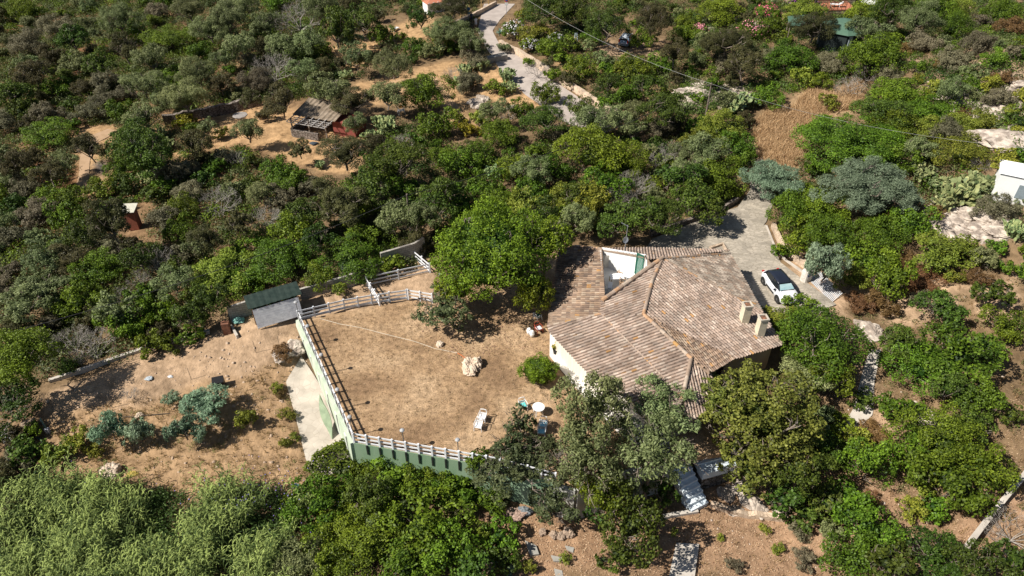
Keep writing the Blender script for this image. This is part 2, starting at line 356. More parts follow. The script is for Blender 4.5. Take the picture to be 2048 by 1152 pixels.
# lawn plateau
def lawn():
    xs = [p[0] for p in PLATXY]; ys = [p[1] for p in PLATXY]
    mb = MB(); mb.prism(PLATXY, -.35, 0.0)
    LM = bpy.data.materials.new('dry_lawn'); LM.use_nodes = True; t = LM.node_tree; b = t.nodes['Principled BSDF']; b.inputs['Roughness'].default_value = .95; b.inputs['Specular IOR Level'].default_value = .1
    g = _n(t, 'ShaderNodeNewGeometry')
    def nz(s, d=8): n = _n(t, 'ShaderNodeTexNoise'); n.inputs['Scale'].default_value = s; n.inputs['Detail'].default_value = d; t.links.new(g.outputs['Position'], n.inputs['Vector']); return n
    n1 = nz(.22); n2 = nz(2.3); n3 = nz(11, 5)
    cr = _n(t, 'ShaderNodeValToRGB'); e = cr.color_ramp.elements; e[0].position = .34; e[0].color = (.25, .16, .092, 1); e[1].position = .62; e[1].color = (.44, .305, .185, 1)
    x = cr.color_ramp.elements.new(.48); x.color = (.355, .235, .135, 1); t.links.new(n1.outputs[0], cr.inputs[0])
    mr = _n(t, 'ShaderNodeMapRange'); mr.inputs[1].default_value = .3; mr.inputs[2].default_value = .7; mr.inputs[3].default_value = .66; mr.inputs[4].default_value = 1.3; t.links.new(n2.outputs[0], mr.inputs[0])
    mr3 = _n(t, 'ShaderNodeMapRange'); mr3.inputs[1].default_value = .35; mr3.inputs[2].default_value = .65; mr3.inputs[3].default_value = .68; mr3.inputs[4].default_value = 1.22; t.links.new(n3.outputs[0], mr3.inputs[0])
    mm = _n(t, 'ShaderNodeMath', operation='MULTIPLY'); t.links.new(mr.outputs[0], mm.inputs[0]); t.links.new(mr3.outputs[0], mm.inputs[1])
    mx = _n(t, 'ShaderNodeMix', data_type='RGBA', blend_type='MULTIPLY'); mx.inputs[0].default_value = 1; t.links.new(cr.outputs[0], mx.inputs[6]); t.links.new(mm.outputs[0], mx.inputs[7])
    t.links.new(mx.outputs[2], b.inputs['Base Color'])
    bp = _n(t, 'ShaderNodeBump'); bp.inputs['Distance'].default_value = .03; t.links.new(n3.outputs[0], bp.inputs['Height']); t.links.new(bp.outputs[0], b.inputs['Normal'])
    tag(mb.build('lawn', LM), kind='structure')
lawn()
# ================================================================== HOUSE
def rp(px, py, plane):
    """ray meets plane (point, normal)"""
    d = Vector(ray(px, py)); o = Vector((0, 0, CH)); p0, n = plane
    return o+d*((p0-o).dot(n)/d.dot(n))
def plane3(a, b, c):
    n = (b-a).cross(c-a).normalized()
    if n.z < 0: n = -n
    return (a, n)
TILE = mat('roof_tile', (1.06, 1.02, .98), (.66, .63, .60), .9, .85, .01, attr='tc', spec=.2, bscale=20)
TRND = random.Random(3)
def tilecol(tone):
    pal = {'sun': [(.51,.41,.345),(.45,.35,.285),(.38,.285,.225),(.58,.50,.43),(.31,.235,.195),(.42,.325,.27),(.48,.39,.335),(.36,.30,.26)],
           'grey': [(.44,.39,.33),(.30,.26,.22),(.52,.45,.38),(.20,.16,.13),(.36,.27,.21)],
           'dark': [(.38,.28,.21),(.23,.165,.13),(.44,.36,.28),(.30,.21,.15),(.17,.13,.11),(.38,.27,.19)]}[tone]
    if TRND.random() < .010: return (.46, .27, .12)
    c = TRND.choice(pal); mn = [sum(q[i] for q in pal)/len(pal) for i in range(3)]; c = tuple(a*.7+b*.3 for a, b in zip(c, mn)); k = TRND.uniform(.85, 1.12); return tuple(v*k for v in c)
def tile_plane(mb, base, poly, plane, dpx, tone, sp=.24, cl=.37):
    """barrel tiles on a planar polygon; dpx two pixels giving the run of the ribs, uphill -> downhill"""
    p0, n = plane
    a = rp(*dpx[0], plane); b = rp(*dpx[1], plane); u = (b-a).normalized(); v = n.cross(u)
    pu = [(q-p0).dot(u) for q in poly]; pv = [(q-p0).dot(v) for q in poly]; P2 = list(zip(pu, pv))
    def spans(v0):
        xs = []; k = len(P2)
        for a_ in range(k):
            (u1, v1), (u2, v2) = P2[a_], P2[(a_+1) % k]
            if (v1 > v0) != (v2 > v0): xs.append(u1+(v0-v1)/(v2-v1)*(u2-u1))
        xs.sort(); return list(zip(xs[::2], xs[1::2]))
    for v0 in np.arange(min(pv)+.05, max(pv), sp):
        for (ua, ub) in spans(v0):
            e = ub+.06+TRND.uniform(-.02, .03)
            while e > ua+.05:
                st = max(e-cl, ua-.02); c = p0+u*st+v*(v0+TRND.uniform(-.012, .012)); vs = []
                for (uu, r, lift) in ((0, .078, .035), (e-st+.05, .095, .058)):
                    for k in range(5):
                        t = math.pi*k/4; vs.append(c+u*uu+v*(r*math.cos(t))+n*(lift-.03+r*1.15*math.sin(t)))
                mb.add(vs, [(k, k+1, k+6, k+5) for k in range(4)]+[(5, 6, 7, 8, 9)], tilecol(tone)); e -= cl
        v1 = v0+sp/2
        for (ua, ub) in spans(v1):
            e = ub+.02
            while e > ua+.05:
                st = max(e-cl, ua); c = p0+u*st+v*v1; vs = []
                for uu, l in ((0, .012), (e-st, .035)):
                    for k, zz in ((-1, .04), (0, .0), (1, .04)): vs.append(c+u*uu+v*(k*sp*.42)+n*(zz+l))
                mb.add(vs, [(0, 1, 4, 3), (1, 2, 5, 4)], tuple(x*.5 for x in tilecol(tone))); e -= cl  # pan colour halved: shade in the gaps between ribs put into the tiles
    vs = [q-n*.01 for q in poly]+[q-n*.16 for q in poly]; k = len(poly)
    base.add(vs, [tuple(range(k)), tuple(range(2*k-1, k-1, -1))]+[(i, (i+1) % k, k+(i+1) % k, k+i) for i in range(k)])
def ridge(mb, pts, r=.15):
    for a, b in zip(pts, pts[1:]):
        L = (b-a).length; n = max(1, int(L/.42)); d = (b-a).normalized(); x = d.cross(Vector((0, 0, 1))).normalized(); z = x.cross(d)
        for i in range(n):
            s = a+(b-a)*(i/n); e = a+(b-a)*((i+1.1)/n); vs = []
            for p, rr in ((s, r*.86), (e, r)):
                for k in range(6):
                    t = math.pi*k/5; vs.append(p+x*rr*math.cos(t)+z*(rr*math.sin(t)*1.0+.03))
            c = TRND.choice([(.46,.35,.27),(.52,.42,.33),(.38,.28,.21),(.55,.34,.2)]); c = (.45,.26,.10) if TRND.random() < .03 else tuple(v*.85 for v in c)
            mb.add(vs, [(k, k+1, k+7, k+6) for k in range(5)]+[(0, 1, 2, 3, 4, 5), (6, 7, 8, 9, 10, 11)], c)
house = empty('tiled_house', P(1330, 700, 0), 0, 'large villa under a weathered terracotta tiled roof with two chimneys beside the lawn', 'house')
HL = house.location.copy()
def hpart(mb, name, m, parent=None, smooth=False):
    mb.v = [tuple(Vector(v)-HL) for v in mb.v]; return mb.build(name, m, parent or house, smooth)
A = P(1325, 518, 5.4); B = P(1459, 508, 2.9); D = P(1522, 622, 2.9)
plE = plane3(A, B, D); Gp = P(1287, 630, 4.6); plS = plane3(A, D, Gp)
Cc = rp(1564, 688, plS); E = rp(1471, 716, plS); D2 = D
Hw = P(1382, 718, 4.15); plW = plane3(Gp, Hw, P(1174, 742, 2.4)); plW2 = plW
M_ = rp(1202, 628, plW); plA = plane3(A, Gp, M_); N_ = rp(1205, 604, plA); Pp = rp(1328, 756, plW)
L_ = rp(1097, 652, plW); L2 = rp(1100, 663, plW); Ew = rp(1174, 742, plW); I_ = rp(1340, 855, plW); Iw = rp(1366, 790, plW)
plV = plane3(Gp, Hw, E); plI = plane3(Hw, rp(1364, 800, plW), P(1414, 818, 2.2)); I1 = rp(1364, 800, plW); I2 = rp(1414, 818, plI); I3 = rp(1372, 845, plI)
plN = plane3(M_, P(1098, 652, 2.8), P(1150, 492, 3.1)); 
print('ROOF z', [round(q.z, 2) for q in (A, Gp, Hw, N_, M_, Pp, L_, Ew, I_, I1, Cc, E)])
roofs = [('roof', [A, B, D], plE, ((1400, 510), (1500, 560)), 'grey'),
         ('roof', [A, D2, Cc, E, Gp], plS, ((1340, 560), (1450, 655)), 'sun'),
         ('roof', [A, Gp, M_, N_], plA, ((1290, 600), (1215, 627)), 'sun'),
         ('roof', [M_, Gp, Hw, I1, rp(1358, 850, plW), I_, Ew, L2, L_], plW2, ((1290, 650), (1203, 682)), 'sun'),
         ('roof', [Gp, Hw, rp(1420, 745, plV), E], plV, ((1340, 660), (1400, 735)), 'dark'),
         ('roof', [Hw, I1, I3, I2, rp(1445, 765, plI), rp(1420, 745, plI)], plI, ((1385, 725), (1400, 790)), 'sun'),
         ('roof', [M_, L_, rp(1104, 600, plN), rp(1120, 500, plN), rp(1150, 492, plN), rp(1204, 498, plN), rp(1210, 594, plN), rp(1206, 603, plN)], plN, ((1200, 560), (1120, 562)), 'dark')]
plR = plane3(rp(1204, 498, plN), A, P(1385, 500, 3.2))
roofs.append(('roof', [rp(1204, 498, plN), rp(1290, 513, plR), rp(1291, 541, plA), A, B, P(1440, 503, 2.9), rp(1300, 497, plR)], plR, ((1330, 515), (1325, 497)), 'sun'))
base = MB()
for nm, poly, pl, dp, tone in roofs:
    mb = MB(); tile_plane(mb, base, poly, pl, dp, tone)
    hpart(mb, 'roof', TILE)
hpart(base, 'roof_deck', mat('roof_deck', (.20, .14, .10), (.30, .22, .16), 4))
up = Vector((0, 0, .05)); RTM = mat('ridge_tile', (1.0, 1, 1), (.8, .8, .8), 4, .9, .01, attr='tc')
for pts_, r_w in (([A, B], .15), ([A, rp(1305, 560, plS), Gp+up, Hw+up, I1+up], .15), ([A+up*2, N_+up*3], .2), ([A, D2], .11), ([M_, L_], .1), ([M_, Pp], .07), ([rp(1150, 492, plN), rp(1204, 498, plN)], .1)):
    rm = MB(); ridge(rm, pts_, r_w); hpart(rm, 'ridge_tiles', RTM)
# walls
def shrink(poly, f):
    c = sum((Vector(q) for q in poly), Vector())/len(poly); return [c+(Vector(q)-c)*f for q in poly]
def wall_between(mb, pts, z0, dz=.18, close=True):
    k = len(pts); vs = []
    for p in pts: vs += [(p.x, p.y, z0), (p.x, p.y, p.z-dz)]
    fs = [(2*i, 2*((i+1) % k), 2*((i+1) % k)+1, 2*i+1) for i in range(k if close else k-1)]; mb.add(vs, fs)
outline = [L_, rp(1120, 500, plN), rp(1204, 498, plN), rp(1300, 497, plR), B, D2, Cc, E, rp(1445, 765, plI), I2, I_, Ew]
cen = P(1320, 650, 3)
sh = [cen.lerp(q, .93) for q in outline]
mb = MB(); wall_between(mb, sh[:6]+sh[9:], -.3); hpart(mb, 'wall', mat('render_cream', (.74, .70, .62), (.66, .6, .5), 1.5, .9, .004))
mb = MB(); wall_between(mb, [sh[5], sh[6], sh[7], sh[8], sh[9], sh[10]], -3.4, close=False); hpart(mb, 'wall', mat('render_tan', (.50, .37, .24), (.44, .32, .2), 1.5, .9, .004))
# chimneys
def chimney(bx, by, top_y, wpx, pl):
    b = rp(bx, by, pl); s = 1/proj(b)[2]; wd = .58; h = 1.55
    r = empty('chimney', b-HL, math.radians(8)); r.parent = house
    m = MB(); m.box((0, 0, h/2-.4), (wd, wd, h+.8)); o = m.build('shaft', mat('chimney_render', (.68, .60, .45), (.6, .52, .38), 2, .9, .005), r)
    m = MB(); t = .09
    for sx, sy, lx, ly in ((1, 0, t, wd+.1), (-1, 0, t, wd+.1), (0, 1, wd+.1-2*t, t), (0, -1, wd+.1-2*t, t)): m.box((sx*(wd+.1-t)/2, sy*(wd+.1-t)/2, h+.07), (lx, ly, .14))
    m.build('rim', mat('chimney_rim', (.55, .49, .4), None, 5), r)
    m = MB(); m.box((0, 0, h+.02), (wd-.1, wd-.1, .03)); m.build('flue', mat('flue', (.35, .16, .09), (.05, .04, .03), 6), r)
chimney(1487, 642, 0, 0, plS); chimney(1518, 668, 0, 0, plS)
# roof terrace
TZ = 1.6
tf = [P(1199, 562, 2.2)]
TZ = rp(1210, 594, plN).z-1.75
q0 = rp(1202, 498, plN); q1 = rp(1291, 513, plR); q2 = rp(1291, 541, plA); q3 = N_; q4 = rp(1211, 594, plN)
mb = MB(); mb.prism([(q.x, q.y) for q in [q0, q1, rp(1292, 546, plW), q3]], TZ-.1, TZ); hpart(mb, 'terrace_floor', mat('terrace_floor', (.70, .69, .66), (.6, .59, .57), 2, .7))
mb = MB()
def vwall(mb, a, b, z0, ta, tb, th=.12):
    d = (b-a); d.z = 0; d.normalize(); n = Vector((-d.y, d.x, 0))*th
    vs = [(a.x, a.y, z0), (b.x, b.y, z0), (b.x, b.y, tb), (a.x, a.y, ta), (a.x+n.x, a.y+n.y, z0), (b.x+n.x, b.y+n.y, z0), (b.x+n.x, b.y+n.y, tb), (a.x+n.x, a.y+n.y, ta)]
    mb.add(vs, [(0, 1, 2, 3), (7, 6, 5, 4), (3, 2, 6, 7), (0, 3, 7, 4), (1, 5, 6, 2), (0, 4, 5, 1)])
vwall(mb, q0, q1, TZ-.3, q0.z+.12, q1.z+.12); vwall(mb, q1, q2, TZ-.3, q1.z+.1, q2.z+.05); vwall(mb, q4, q0, TZ-.3, q4.z-.05, q0.z+.05); vwall(mb, q3, q4, TZ-.3, q3.z-.1, q4.z-.1)
hpart(mb, 'terrace_wall', mat('white_render', (.83, .83, .82), (.78, .78, .76), 1, .8, .002))
# green shutter door on terrace back wall
def onwall(a, b, t): p = a.lerp(b, t); return p
d0 = onwall(q0, q1, .82); d1 = onwall(q0, q1, .985); dd = (d1-d0).normalized(); nn = Vector((dd.y, -dd.x, 0))
door = empty('door', d0-HL); door.parent = house
mb = MB(); a = nn*.05; L = (d1-d0).length; zt = q1.z+.05
for t0, t1, z0, z1, off in ((0, .08, TZ, zt, .07), (.92, 1, TZ, zt, .07), (.08, .92, zt-.12, zt, .07), (.08, .92, TZ, TZ+.15, .07)):
    p = d0+dd*(L*(t0+t1)/2)+nn*off-d0; mb.box((p.x, p.y, (z0+z1)/2-d0.z), (L*(t1-t0), .06, z1-z0), math.atan2(dd.y, dd.x))
mb.build('door_frame', mat('green_frame', (.02, .14, .09), None, 4, .5), door)
mb = MB()
for k in range(22):
    z = TZ+.2+k*(zt-TZ-.35)/22; p = dd*(L*.5)+nn*.05
    mb.box((p.x, p.y, z-d0.z), (L*.84, .03, .07), 0, Matrix.Rotation(math.atan2(dd.y, dd.x), 3, 'Z')@Matrix.Rotation(.5, 3, 'X'))
mb.build('shutter', mat('green_shutter', (.015, .19, .12), (.02, .15, .1), 4, .5), door)
# patio slab (white) on the west side
pat = [P(*q, 0) for q in [(1100,655),(1099,712),(1150,775),(1240,870),(1300,905),(1340,905),(1330,820),(1180,690)]]
mb = MB(); mb.prism([(p.x, p.y) for p in pat], -.2, .07); tag(mb.build('patio', mat('patio_white', (.74, .71, .66), (.66, .62, .56), 1.2, .8)), kind='structure')
# ------------------------------------------------------------------ retaining walls around the lawn
def retaining(px, name, m, label, zb, th=.25, pil=0, pm=None):
    r = empty(name, P(*px[0], 0), 0, label, 'wall'); o0 = r.location; mb = MB(); pm_ = MB()
    pts = [P(*q, 0) for q in px]
    for i, (a, b) in enumerate(zip(pts, pts[1:])):
        d = (b-a).normalized(); n = Vector((d.y, -d.x, 0))
        if n.dot(P(900, 800)-a) > 0: n = -n
        za, zb_ = zb[i], zb[i+1]; a0 = a-o0; b0 = b-o0
        vs = [a0+n*.02, b0+n*.02, b0+n*th, a0+n*th]
        V = [(vs[0].x, vs[0].y, .08), (vs[1].x, vs[1].y, .08), (vs[2].x, vs[2].y, .08), (vs[3].x, vs[3].y, .08), (vs[0].x, vs[0].y, za), (vs[1].x, vs[1].y, zb_), (vs[2].x+n.x*.1, vs[2].y+n.y*.1, zb_), (vs[3].x+n.x*.1, vs[3].y+n.y*.1, za)]
        mb.add(V, [(0, 1, 2, 3), (7, 6, 5, 4), (0, 4, 5, 1), (1, 5, 6, 2), (2, 6, 7, 3), (3, 7, 4, 0)])
        if pil:
            k = int((b-a).length/pil)
            for j in range(1, k+1):
                t = j/(k+.5); p = a0.lerp(b0, t)+n*(th+.02); z = za+(zb_-za)*t
                q = MB(); q.box((p.x, p.y, z/2-.1), (.42, .16, -z), math.atan2(d.y, d.x)); q.build('pilaster', pm, r)
    mb.build('wall_face', m, r)
    return r
def streak(m, sc=(1.6, 1.6, .25)):
    t = m.node_tree; nz = [n for n in t.nodes if n.type == 'TEX_NOISE'][0]; g = [n for n in t.nodes if n.type == 'NEW_GEOMETRY'][0]; mp = _n(t, 'ShaderNodeMapping'); mp.inputs['Scale'].default_value = sc
    t.links.new(g.outputs['Position'], mp.inputs[0]); t.links.new(mp.outputs[0], nz.inputs['Vector']); nz.inputs['Detail'].default_value = 12; return m
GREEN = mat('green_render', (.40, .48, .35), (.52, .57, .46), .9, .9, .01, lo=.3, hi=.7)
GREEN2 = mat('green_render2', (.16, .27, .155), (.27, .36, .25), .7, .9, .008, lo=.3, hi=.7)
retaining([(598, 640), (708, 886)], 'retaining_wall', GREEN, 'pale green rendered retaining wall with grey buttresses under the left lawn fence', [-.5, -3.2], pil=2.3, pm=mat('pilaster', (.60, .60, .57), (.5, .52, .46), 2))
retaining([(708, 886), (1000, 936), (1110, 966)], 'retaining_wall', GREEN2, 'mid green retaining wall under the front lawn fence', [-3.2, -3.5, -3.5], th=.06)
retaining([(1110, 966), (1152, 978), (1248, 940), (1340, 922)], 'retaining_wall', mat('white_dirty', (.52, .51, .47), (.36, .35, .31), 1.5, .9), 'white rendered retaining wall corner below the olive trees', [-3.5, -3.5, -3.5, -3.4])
streak(GREEN); streak(GREEN2); streak(MATS['white_dirty']); streak(MATS['render_cream']); streak(MATS['render_tan'])
# curved loose green panel
mb = MB(); a = P(650, 770, -.6); vs = []
for i in range(9):
    t = i/8; z = -.5-2.2*t; q = P(649+22*t, 772+40*t, 0); bulge = .55*math.sin(t*2.6)
    for s in (0, 1): vs.append((q.x-.35-bulge+s*(.15+.9*math.sin(t*math.pi)*.8), q.y-.35-s*.45, z))
mb.add(vs, [(2*i, 2*i+1, 2*i+3, 2*i+2) for i in range(8)])
o = mb.build('loose_panel', mat('loose_panel', (.30, .37, .24), (.22, .28, .18), 2)); sm = o.modifiers.new('s', 'SOLIDIFY'); sm.thickness = .04
tag(o, 'curled green sheet peeling away from the pale green wall', 'panel')
# ------------------------------------------------------------------ fences
FW_ = mat('fence_white', (.80, .81, .83), (.70, .71, .73), 3, .7, .003)
FWG = mat('fence_weathered', (.70, .74, .79), (.60, .64, .68), 3, .7, .003)
def fence(px, label, z=0., hgt=1.0, sp=1.35, rails=(.25, .6, .92), m=FW_, rw=.13, basebd=False, group=None, drape=False, black=False):
    pts = [P(*q, z) if not drape else G(*q) for q in px]
    r = empty('rail_fence', pts[0], 0, label, 'fence', group); o0 = r.location; rb = MB()
    for i, (a, b) in enumerate(zip(pts, pts[1:])):
        L = (b-a).length; n = max(1, round(L/sp)); d = (b-a).normalized()
        rz = math.atan2(d.y, d.x); side = Vector((-d.y, d.x, 0))*.06
        for k in range(n+1 if i == len(pts)-2 else n):
            p = a.lerp(b, k/n)-o0; q = MB(); q.box((p.x, p.y, p.z+hgt/2+.02), (.12, .12, hgt+.1), rz); q.build('post', m, r)
        for h in rails: rb.bar(a-o0+Vector((0, 0, h))+side, b-o0+Vector((0, 0, h))+side, .035, rw)
        if basebd: rb.bar(a-o0+Vector((0, 0, .06))+side*1.6, b-o0+Vector((0, 0, .06))+side*1.6, .05, .2)
    rb.build('rails', m, r)
    return r
f1 = fence([(599, 641), (708, 885)], 'long white post and rail fence along the left edge of the lawn', sp=1.0, rails=(.45, .88))
f2 = fence([(709, 886), (1000, 936), (1110, 966)], 'white rail fence along the front edge of the lawn above green wall', sp=.92, rails=(.12, .5, .88))
f3 = fence([(600, 640), (690, 618), (745, 608), (815, 598)], 'weathered white rail fence along the back of the lawn from shed to gate', sp=1.4, m=FWG, rails=(.15, .5, .88), basebd=True)
f4 = fence([(817, 598), (865, 606)], 'bright white short rail fence with bicycle leaning on it', sp=.9, rails=(.2, .55, .9))
f5 = fence([(866, 605), (880, 588)], 'short brownish gate panel at the corner of the paddock', sp=.6, m=mat('brown_rail', (.36, .24, .18), (.5, .45, .4), 5), rails=(.2, .55, .9))
f6 = fence([(760, 611), (735, 572)], 'white rail fence on the left side of the paddock', sp=1.0, rails=(.2, .55, .9))
f7 = fence([(735, 572), (860, 545)], 'weathered grey white rail fence across the back of the paddock', sp=2.4, m=FWG, rails=(.12, .5, .9))
f8 = fence([(861, 545), (829, 518)], 'white rail fence running back to the block wall', sp=1.2, rails=(.2, .5, .9))
# black stubs below front fence posts: brackets on the wall
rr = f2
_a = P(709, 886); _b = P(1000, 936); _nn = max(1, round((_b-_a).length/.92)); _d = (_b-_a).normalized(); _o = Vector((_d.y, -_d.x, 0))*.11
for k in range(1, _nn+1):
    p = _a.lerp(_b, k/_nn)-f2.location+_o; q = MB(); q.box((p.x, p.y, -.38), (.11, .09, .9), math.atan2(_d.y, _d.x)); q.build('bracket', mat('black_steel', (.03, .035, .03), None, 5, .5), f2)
# garden lamps
lp = empty('garden_lamp', (0, 0, 0), 0, 'x', 'lamp', 'slim garden lamps along the lawn fences')
mb = MB(); mb.tube([(0, 0, 0), (0, 0, 1.85)], .03, 8); mb.build('pole', mat('lamp_pole', (.10, .10, .10), (.2, .2, .2), 6, .5), lp)
mb = MB(); mb.lathe([(.02, 1.85), (.13, 1.9), (.17, 1.98), (.12, 2.05), (.03, 2.08)], n=14); mb.build('lamp_shade', mat('lamp_shade', (.55, .55, .55), None, 5, .35, metal=.3), lp)
LPS = [((620, 690), 'slim garden lamp farthest back on the left lawn fence'), ((647, 748), 'second garden lamp from the shed end of the left lawn fence'), ((679, 818), 'third garden lamp from the shed end of the left lawn fence'),
       ((703, 873), 'garden lamp nearest the front corner of the left lawn fence'), ((806, 900), 'left garden lamp behind the front lawn fence'), ((914, 919), 'right garden lamp behind the front lawn fence'),
       ((743, 612), 'garden lamp at the left corner of the paddock'), ((880, 586), 'garden lamp beside the paddock gate panel'), ((597, 642), 'garden lamp by the shed at the corner of the lawn')]
for i, (q, lb) in enumerate(LPS):
    if i == 0: lp.location = P(*q, 0)+Vector((.12, .05, 0)); lp['label'] = lb
    else: copy_tree(lp, P(*q, 0)+Vector((.12, .05, 0)), 0, lb)
# ------------------------------------------------------------------ shed
def box_from(px4, z0, z1): return [P(*q, z0) for q in px4]
sb = [P(514, 648, -.15), P(601, 621, -.1)]
d = (sb[1]-sb[0]).normalized(); n = Vector((-d.y, d.x, 0)); W = (sb[1]-sb[0]).length; rz = math.atan2(d.y, d.x)
shed = empty('shed', sb[0], rz, 'low shed with dark green felt roof and whitewashed plank front by the lawn corner', 'shed')
mb = MB()
for k in range(8): mb.box((W/2, -.62+k*.065, .12+k*.2), (W+.1, .04, .2), 0, Matrix.Rotation(-.31, 3, 'X'))
mb.build('plank_front', mat('whitewashed_planks', (.78, .78, .80), (.60, .60, .63), 3, .85, .01), shed)
mb = MB(); mb.box((.05, .9, .8), (.06, 1.5, 1.6)); mb.box((W-.05, .9, .8), (.06, 1.5, 1.6)); mb.box((W/2, 1.8, .8), (W, .06, 1.6)); mb.build('wall', mat('green_board', (.05, .13, .06), None, 3), shed)
mb = MB()
for x in (.0, W*.33, W*.66, W): mb.box((x-.06, -.05, .87), (.1, .1, 1.75))
mb.build('frame', mat('rust_wood', (.34, .18, .08), (.25, .13, .06), 4), shed)
mb = MB(); NX = 26; vs = []; rnd = random.Random(2)
for i in range(NX+1):
    for j in range(5):
        vs.append((-.35+(W+.75)*i/NX, -.15+j*.44+rnd.uniform(-.03, .03)*(1 if j in (0, 4) else 0), 1.80+j*.03+.012*math.sin(i*1.9)))
mb.add(vs, [(i*5+j, (i+1)*5+j, (i+1)*5+j+1, i*5+j+1) for i in range(NX) for j in range(4)])
o = mb.build('roof', mat('green_felt', (.014, .028, .023), (.028, .044, .036), 2.5, .9, .02), shed); s_ = o.modifiers.new('s', 'SOLIDIFY'); s_.thickness = .05
BLOCK = mat('grey_block', (.36, .33, .29), (.26, .235, .21), 2.2, .95, .02)
def blockmat():
    m = bpy.data.materials.new('block_courses'); m.use_nodes = True; t = m.node_tree; b = t.nodes['Principled BSDF']; b.inputs['Roughness'].default_value = .95
    g = _n(t, 'ShaderNodeNewGeometry'); sx = _n(t, 'ShaderNodeSeparateXYZ'); t.links.new(g.outputs['Position'], sx.inputs[0])
    cb = _n(t, 'ShaderNodeCombineXYZ'); ad = _n(t, 'ShaderNodeMath', operation='ADD'); t.links.new(sx.outputs[0], ad.inputs[0]); t.links.new(sx.outputs[1], ad.inputs[1])
    t.links.new(ad.outputs[0], cb.inputs[0]); t.links.new(sx.outputs[2], cb.inputs[1])
    br = _n(t, 'ShaderNodeTexBrick'); br.inputs['Scale'].default_value = 1; br.inputs['Brick Width'].default_value = .5; br.inputs['Row Height'].default_value = .22; br.inputs['Mortar Size'].default_value = .02
    br.inputs['Color1'].default_value = (.42, .39, .34, 1); br.inputs['Color2'].default_value = (.31, .285, .25, 1); br.inputs['Mortar'].default_value = (.2, .18, .16, 1)
    t.links.new(cb.outputs[0], br.inputs['Vector']); t.links.new(br.outputs[0], b.inputs['Base Color']); MATS['block_courses'] = m; return m
BLK = blockmat()
wall('block_wall', [(462, 642), (512, 626)], 1.5, .22, BLK, 'bare concrete block wall joined to the left end of the shed')
wall('block_wall', [(603, 600), (700, 572), (770, 545)], 1.2, .22, BLK, 'long concrete block wall running behind the shed to the paddock')
wall('block_wall', [(765, 540), (832, 520), (850, 508)], 1.9, .22, BLK, 'taller shaded block wall behind the paddock')
wall('kerb_wall', [(100, 765), (255, 712), (320, 690), (420, 665)], .3, .3, CONC, 'low concrete kerb wall along the edge of the bare earth yard')
wall('kerb_wall', [(464, 655), (476, 676)], .3, .18, CONC, 'short concrete kerb stub beside the rusty drum')
wall('stone_wall', [(330, 250), (400, 237), (470, 223), (525, 210)], 1.3, .6, DRYSTONE, 'dark dry stone wall behind the clearing with stone tables', rough=.15)
wall('road_wall', [(1000, 92), (1040, 112), (1085, 140), (1110, 160), (1150, 183), (1190, 210), (1240, 243)], .85, .55, STONEW, 'pale stone wall curving down the right side of the road', rough=.06)
wall('road_wall', [(910, 52), (945, 36), (975, 20), (992, 10)], .7, .4, STONEW, 'stone wall along the upper left side of the road', rough=.05)
wall('garden_wall', [(1545, 455), (1560, 490), (1580, 515), (1610, 535)], .6, .35, STONEW, 'pale stone retaining wall curving beside the driveway', rough=.05)
wall('kerb_wall', [(1532, 452), (1548, 492), (1570, 520), (1606, 545)], .12, .2, CONC, 'pale concrete kerb curving along the driveway edge')
wall('garden_wall', [(1300, 470), (1360, 452), (1440, 424), (1475, 402)], .5, .35, DRYSTONE, 'dark low stone wall under the trees at the back of the driveway', rough=.05)
wall('garden_wall', [(1420, 498), (1445, 490), (1452, 505)], .25, .3, STONEW, 'low stone planter edge behind the far roof corner')
wall('boundary_wall', [(1925, 1105), (1975, 1040), (2050, 950)], .7, .35, CONC, 'weathered concrete boundary wall at the lower right', rough=.03)
wall('stone_edging', [(1420, 1010), (1470, 1030), (1530, 1035), (1575, 1040)], .35, .4, STONEW, 'rubble stone edging below the large yellow-green tree', rough=.1)
wall('step_wall', [(1310, 1040), (1345, 1032), (1395, 1024)], .25, .3, CONC, 'low concrete step wall at the foot of the blue stairs')
wall('culvert', [(962, 128), (1012, 118)], .8, 1.2, BLOCK, 'grey concrete box structure beside the road bend')
# terraced stairs (blue white)
BW = mat('pale_blue_paint', (.70, .76, .80), (.58, .66, .72), 1.6, .7, .004)
st = empty('staircase', P(1352, 935, -1.2), 0, 'pale blue painted outdoor staircase descending from the house to the garden', 'stairs')
a0 = P(1358, 925, -.95); a1 = P(1399, 1017, -2.85); NS = 8; dv = (a1-a0); dh = Vector((dv.x, dv.y, 0)); Ls = dh.length; dh.normalize(); rz = math.atan2(dh.y, dh.x)
mb = MB()
for k in range(NS):
    p = a0+Vector((dh.x, dh.y, 0))*(Ls*(k+.5)/NS)-st.location; zt = a0.z+(a1.z-a0.z)*k/NS-st.location.z
    mb.box((p.x, p.y, zt-.45), (Ls/NS+.03, 1.45, .9), rz)
mb.build('flight', BW, st, bevel=.02)
mb = MB(); c0 = P(1385, 912, -1.0); c1 = P(1468, 890, -1.0); dd = (c1-c0).normalized(); nv = Vector((dd.y, -dd.x, 0)); rz2 = math.atan2(dd.y, dd.x); L = (c1-c0).length; cm = (c0+c1)/2-st.location
for k, (wd, zt) in enumerate(((.4, .45), (.4, .28), (.75, .1))):
    off = (.2, .6, 1.17)[k]; p = cm+nv*off; mb.box((p.x, p.y, zt-.3), (L, wd, .6), rz2)
mb.build('landing', BW, st, bevel=.02)
mb = MB(); p = cm+nv*.7; mb.box((p.x, p.y, -1.6), (L-.1, 1.6, 2.6), rz2); mb.build('base', DRYSTONE, st)
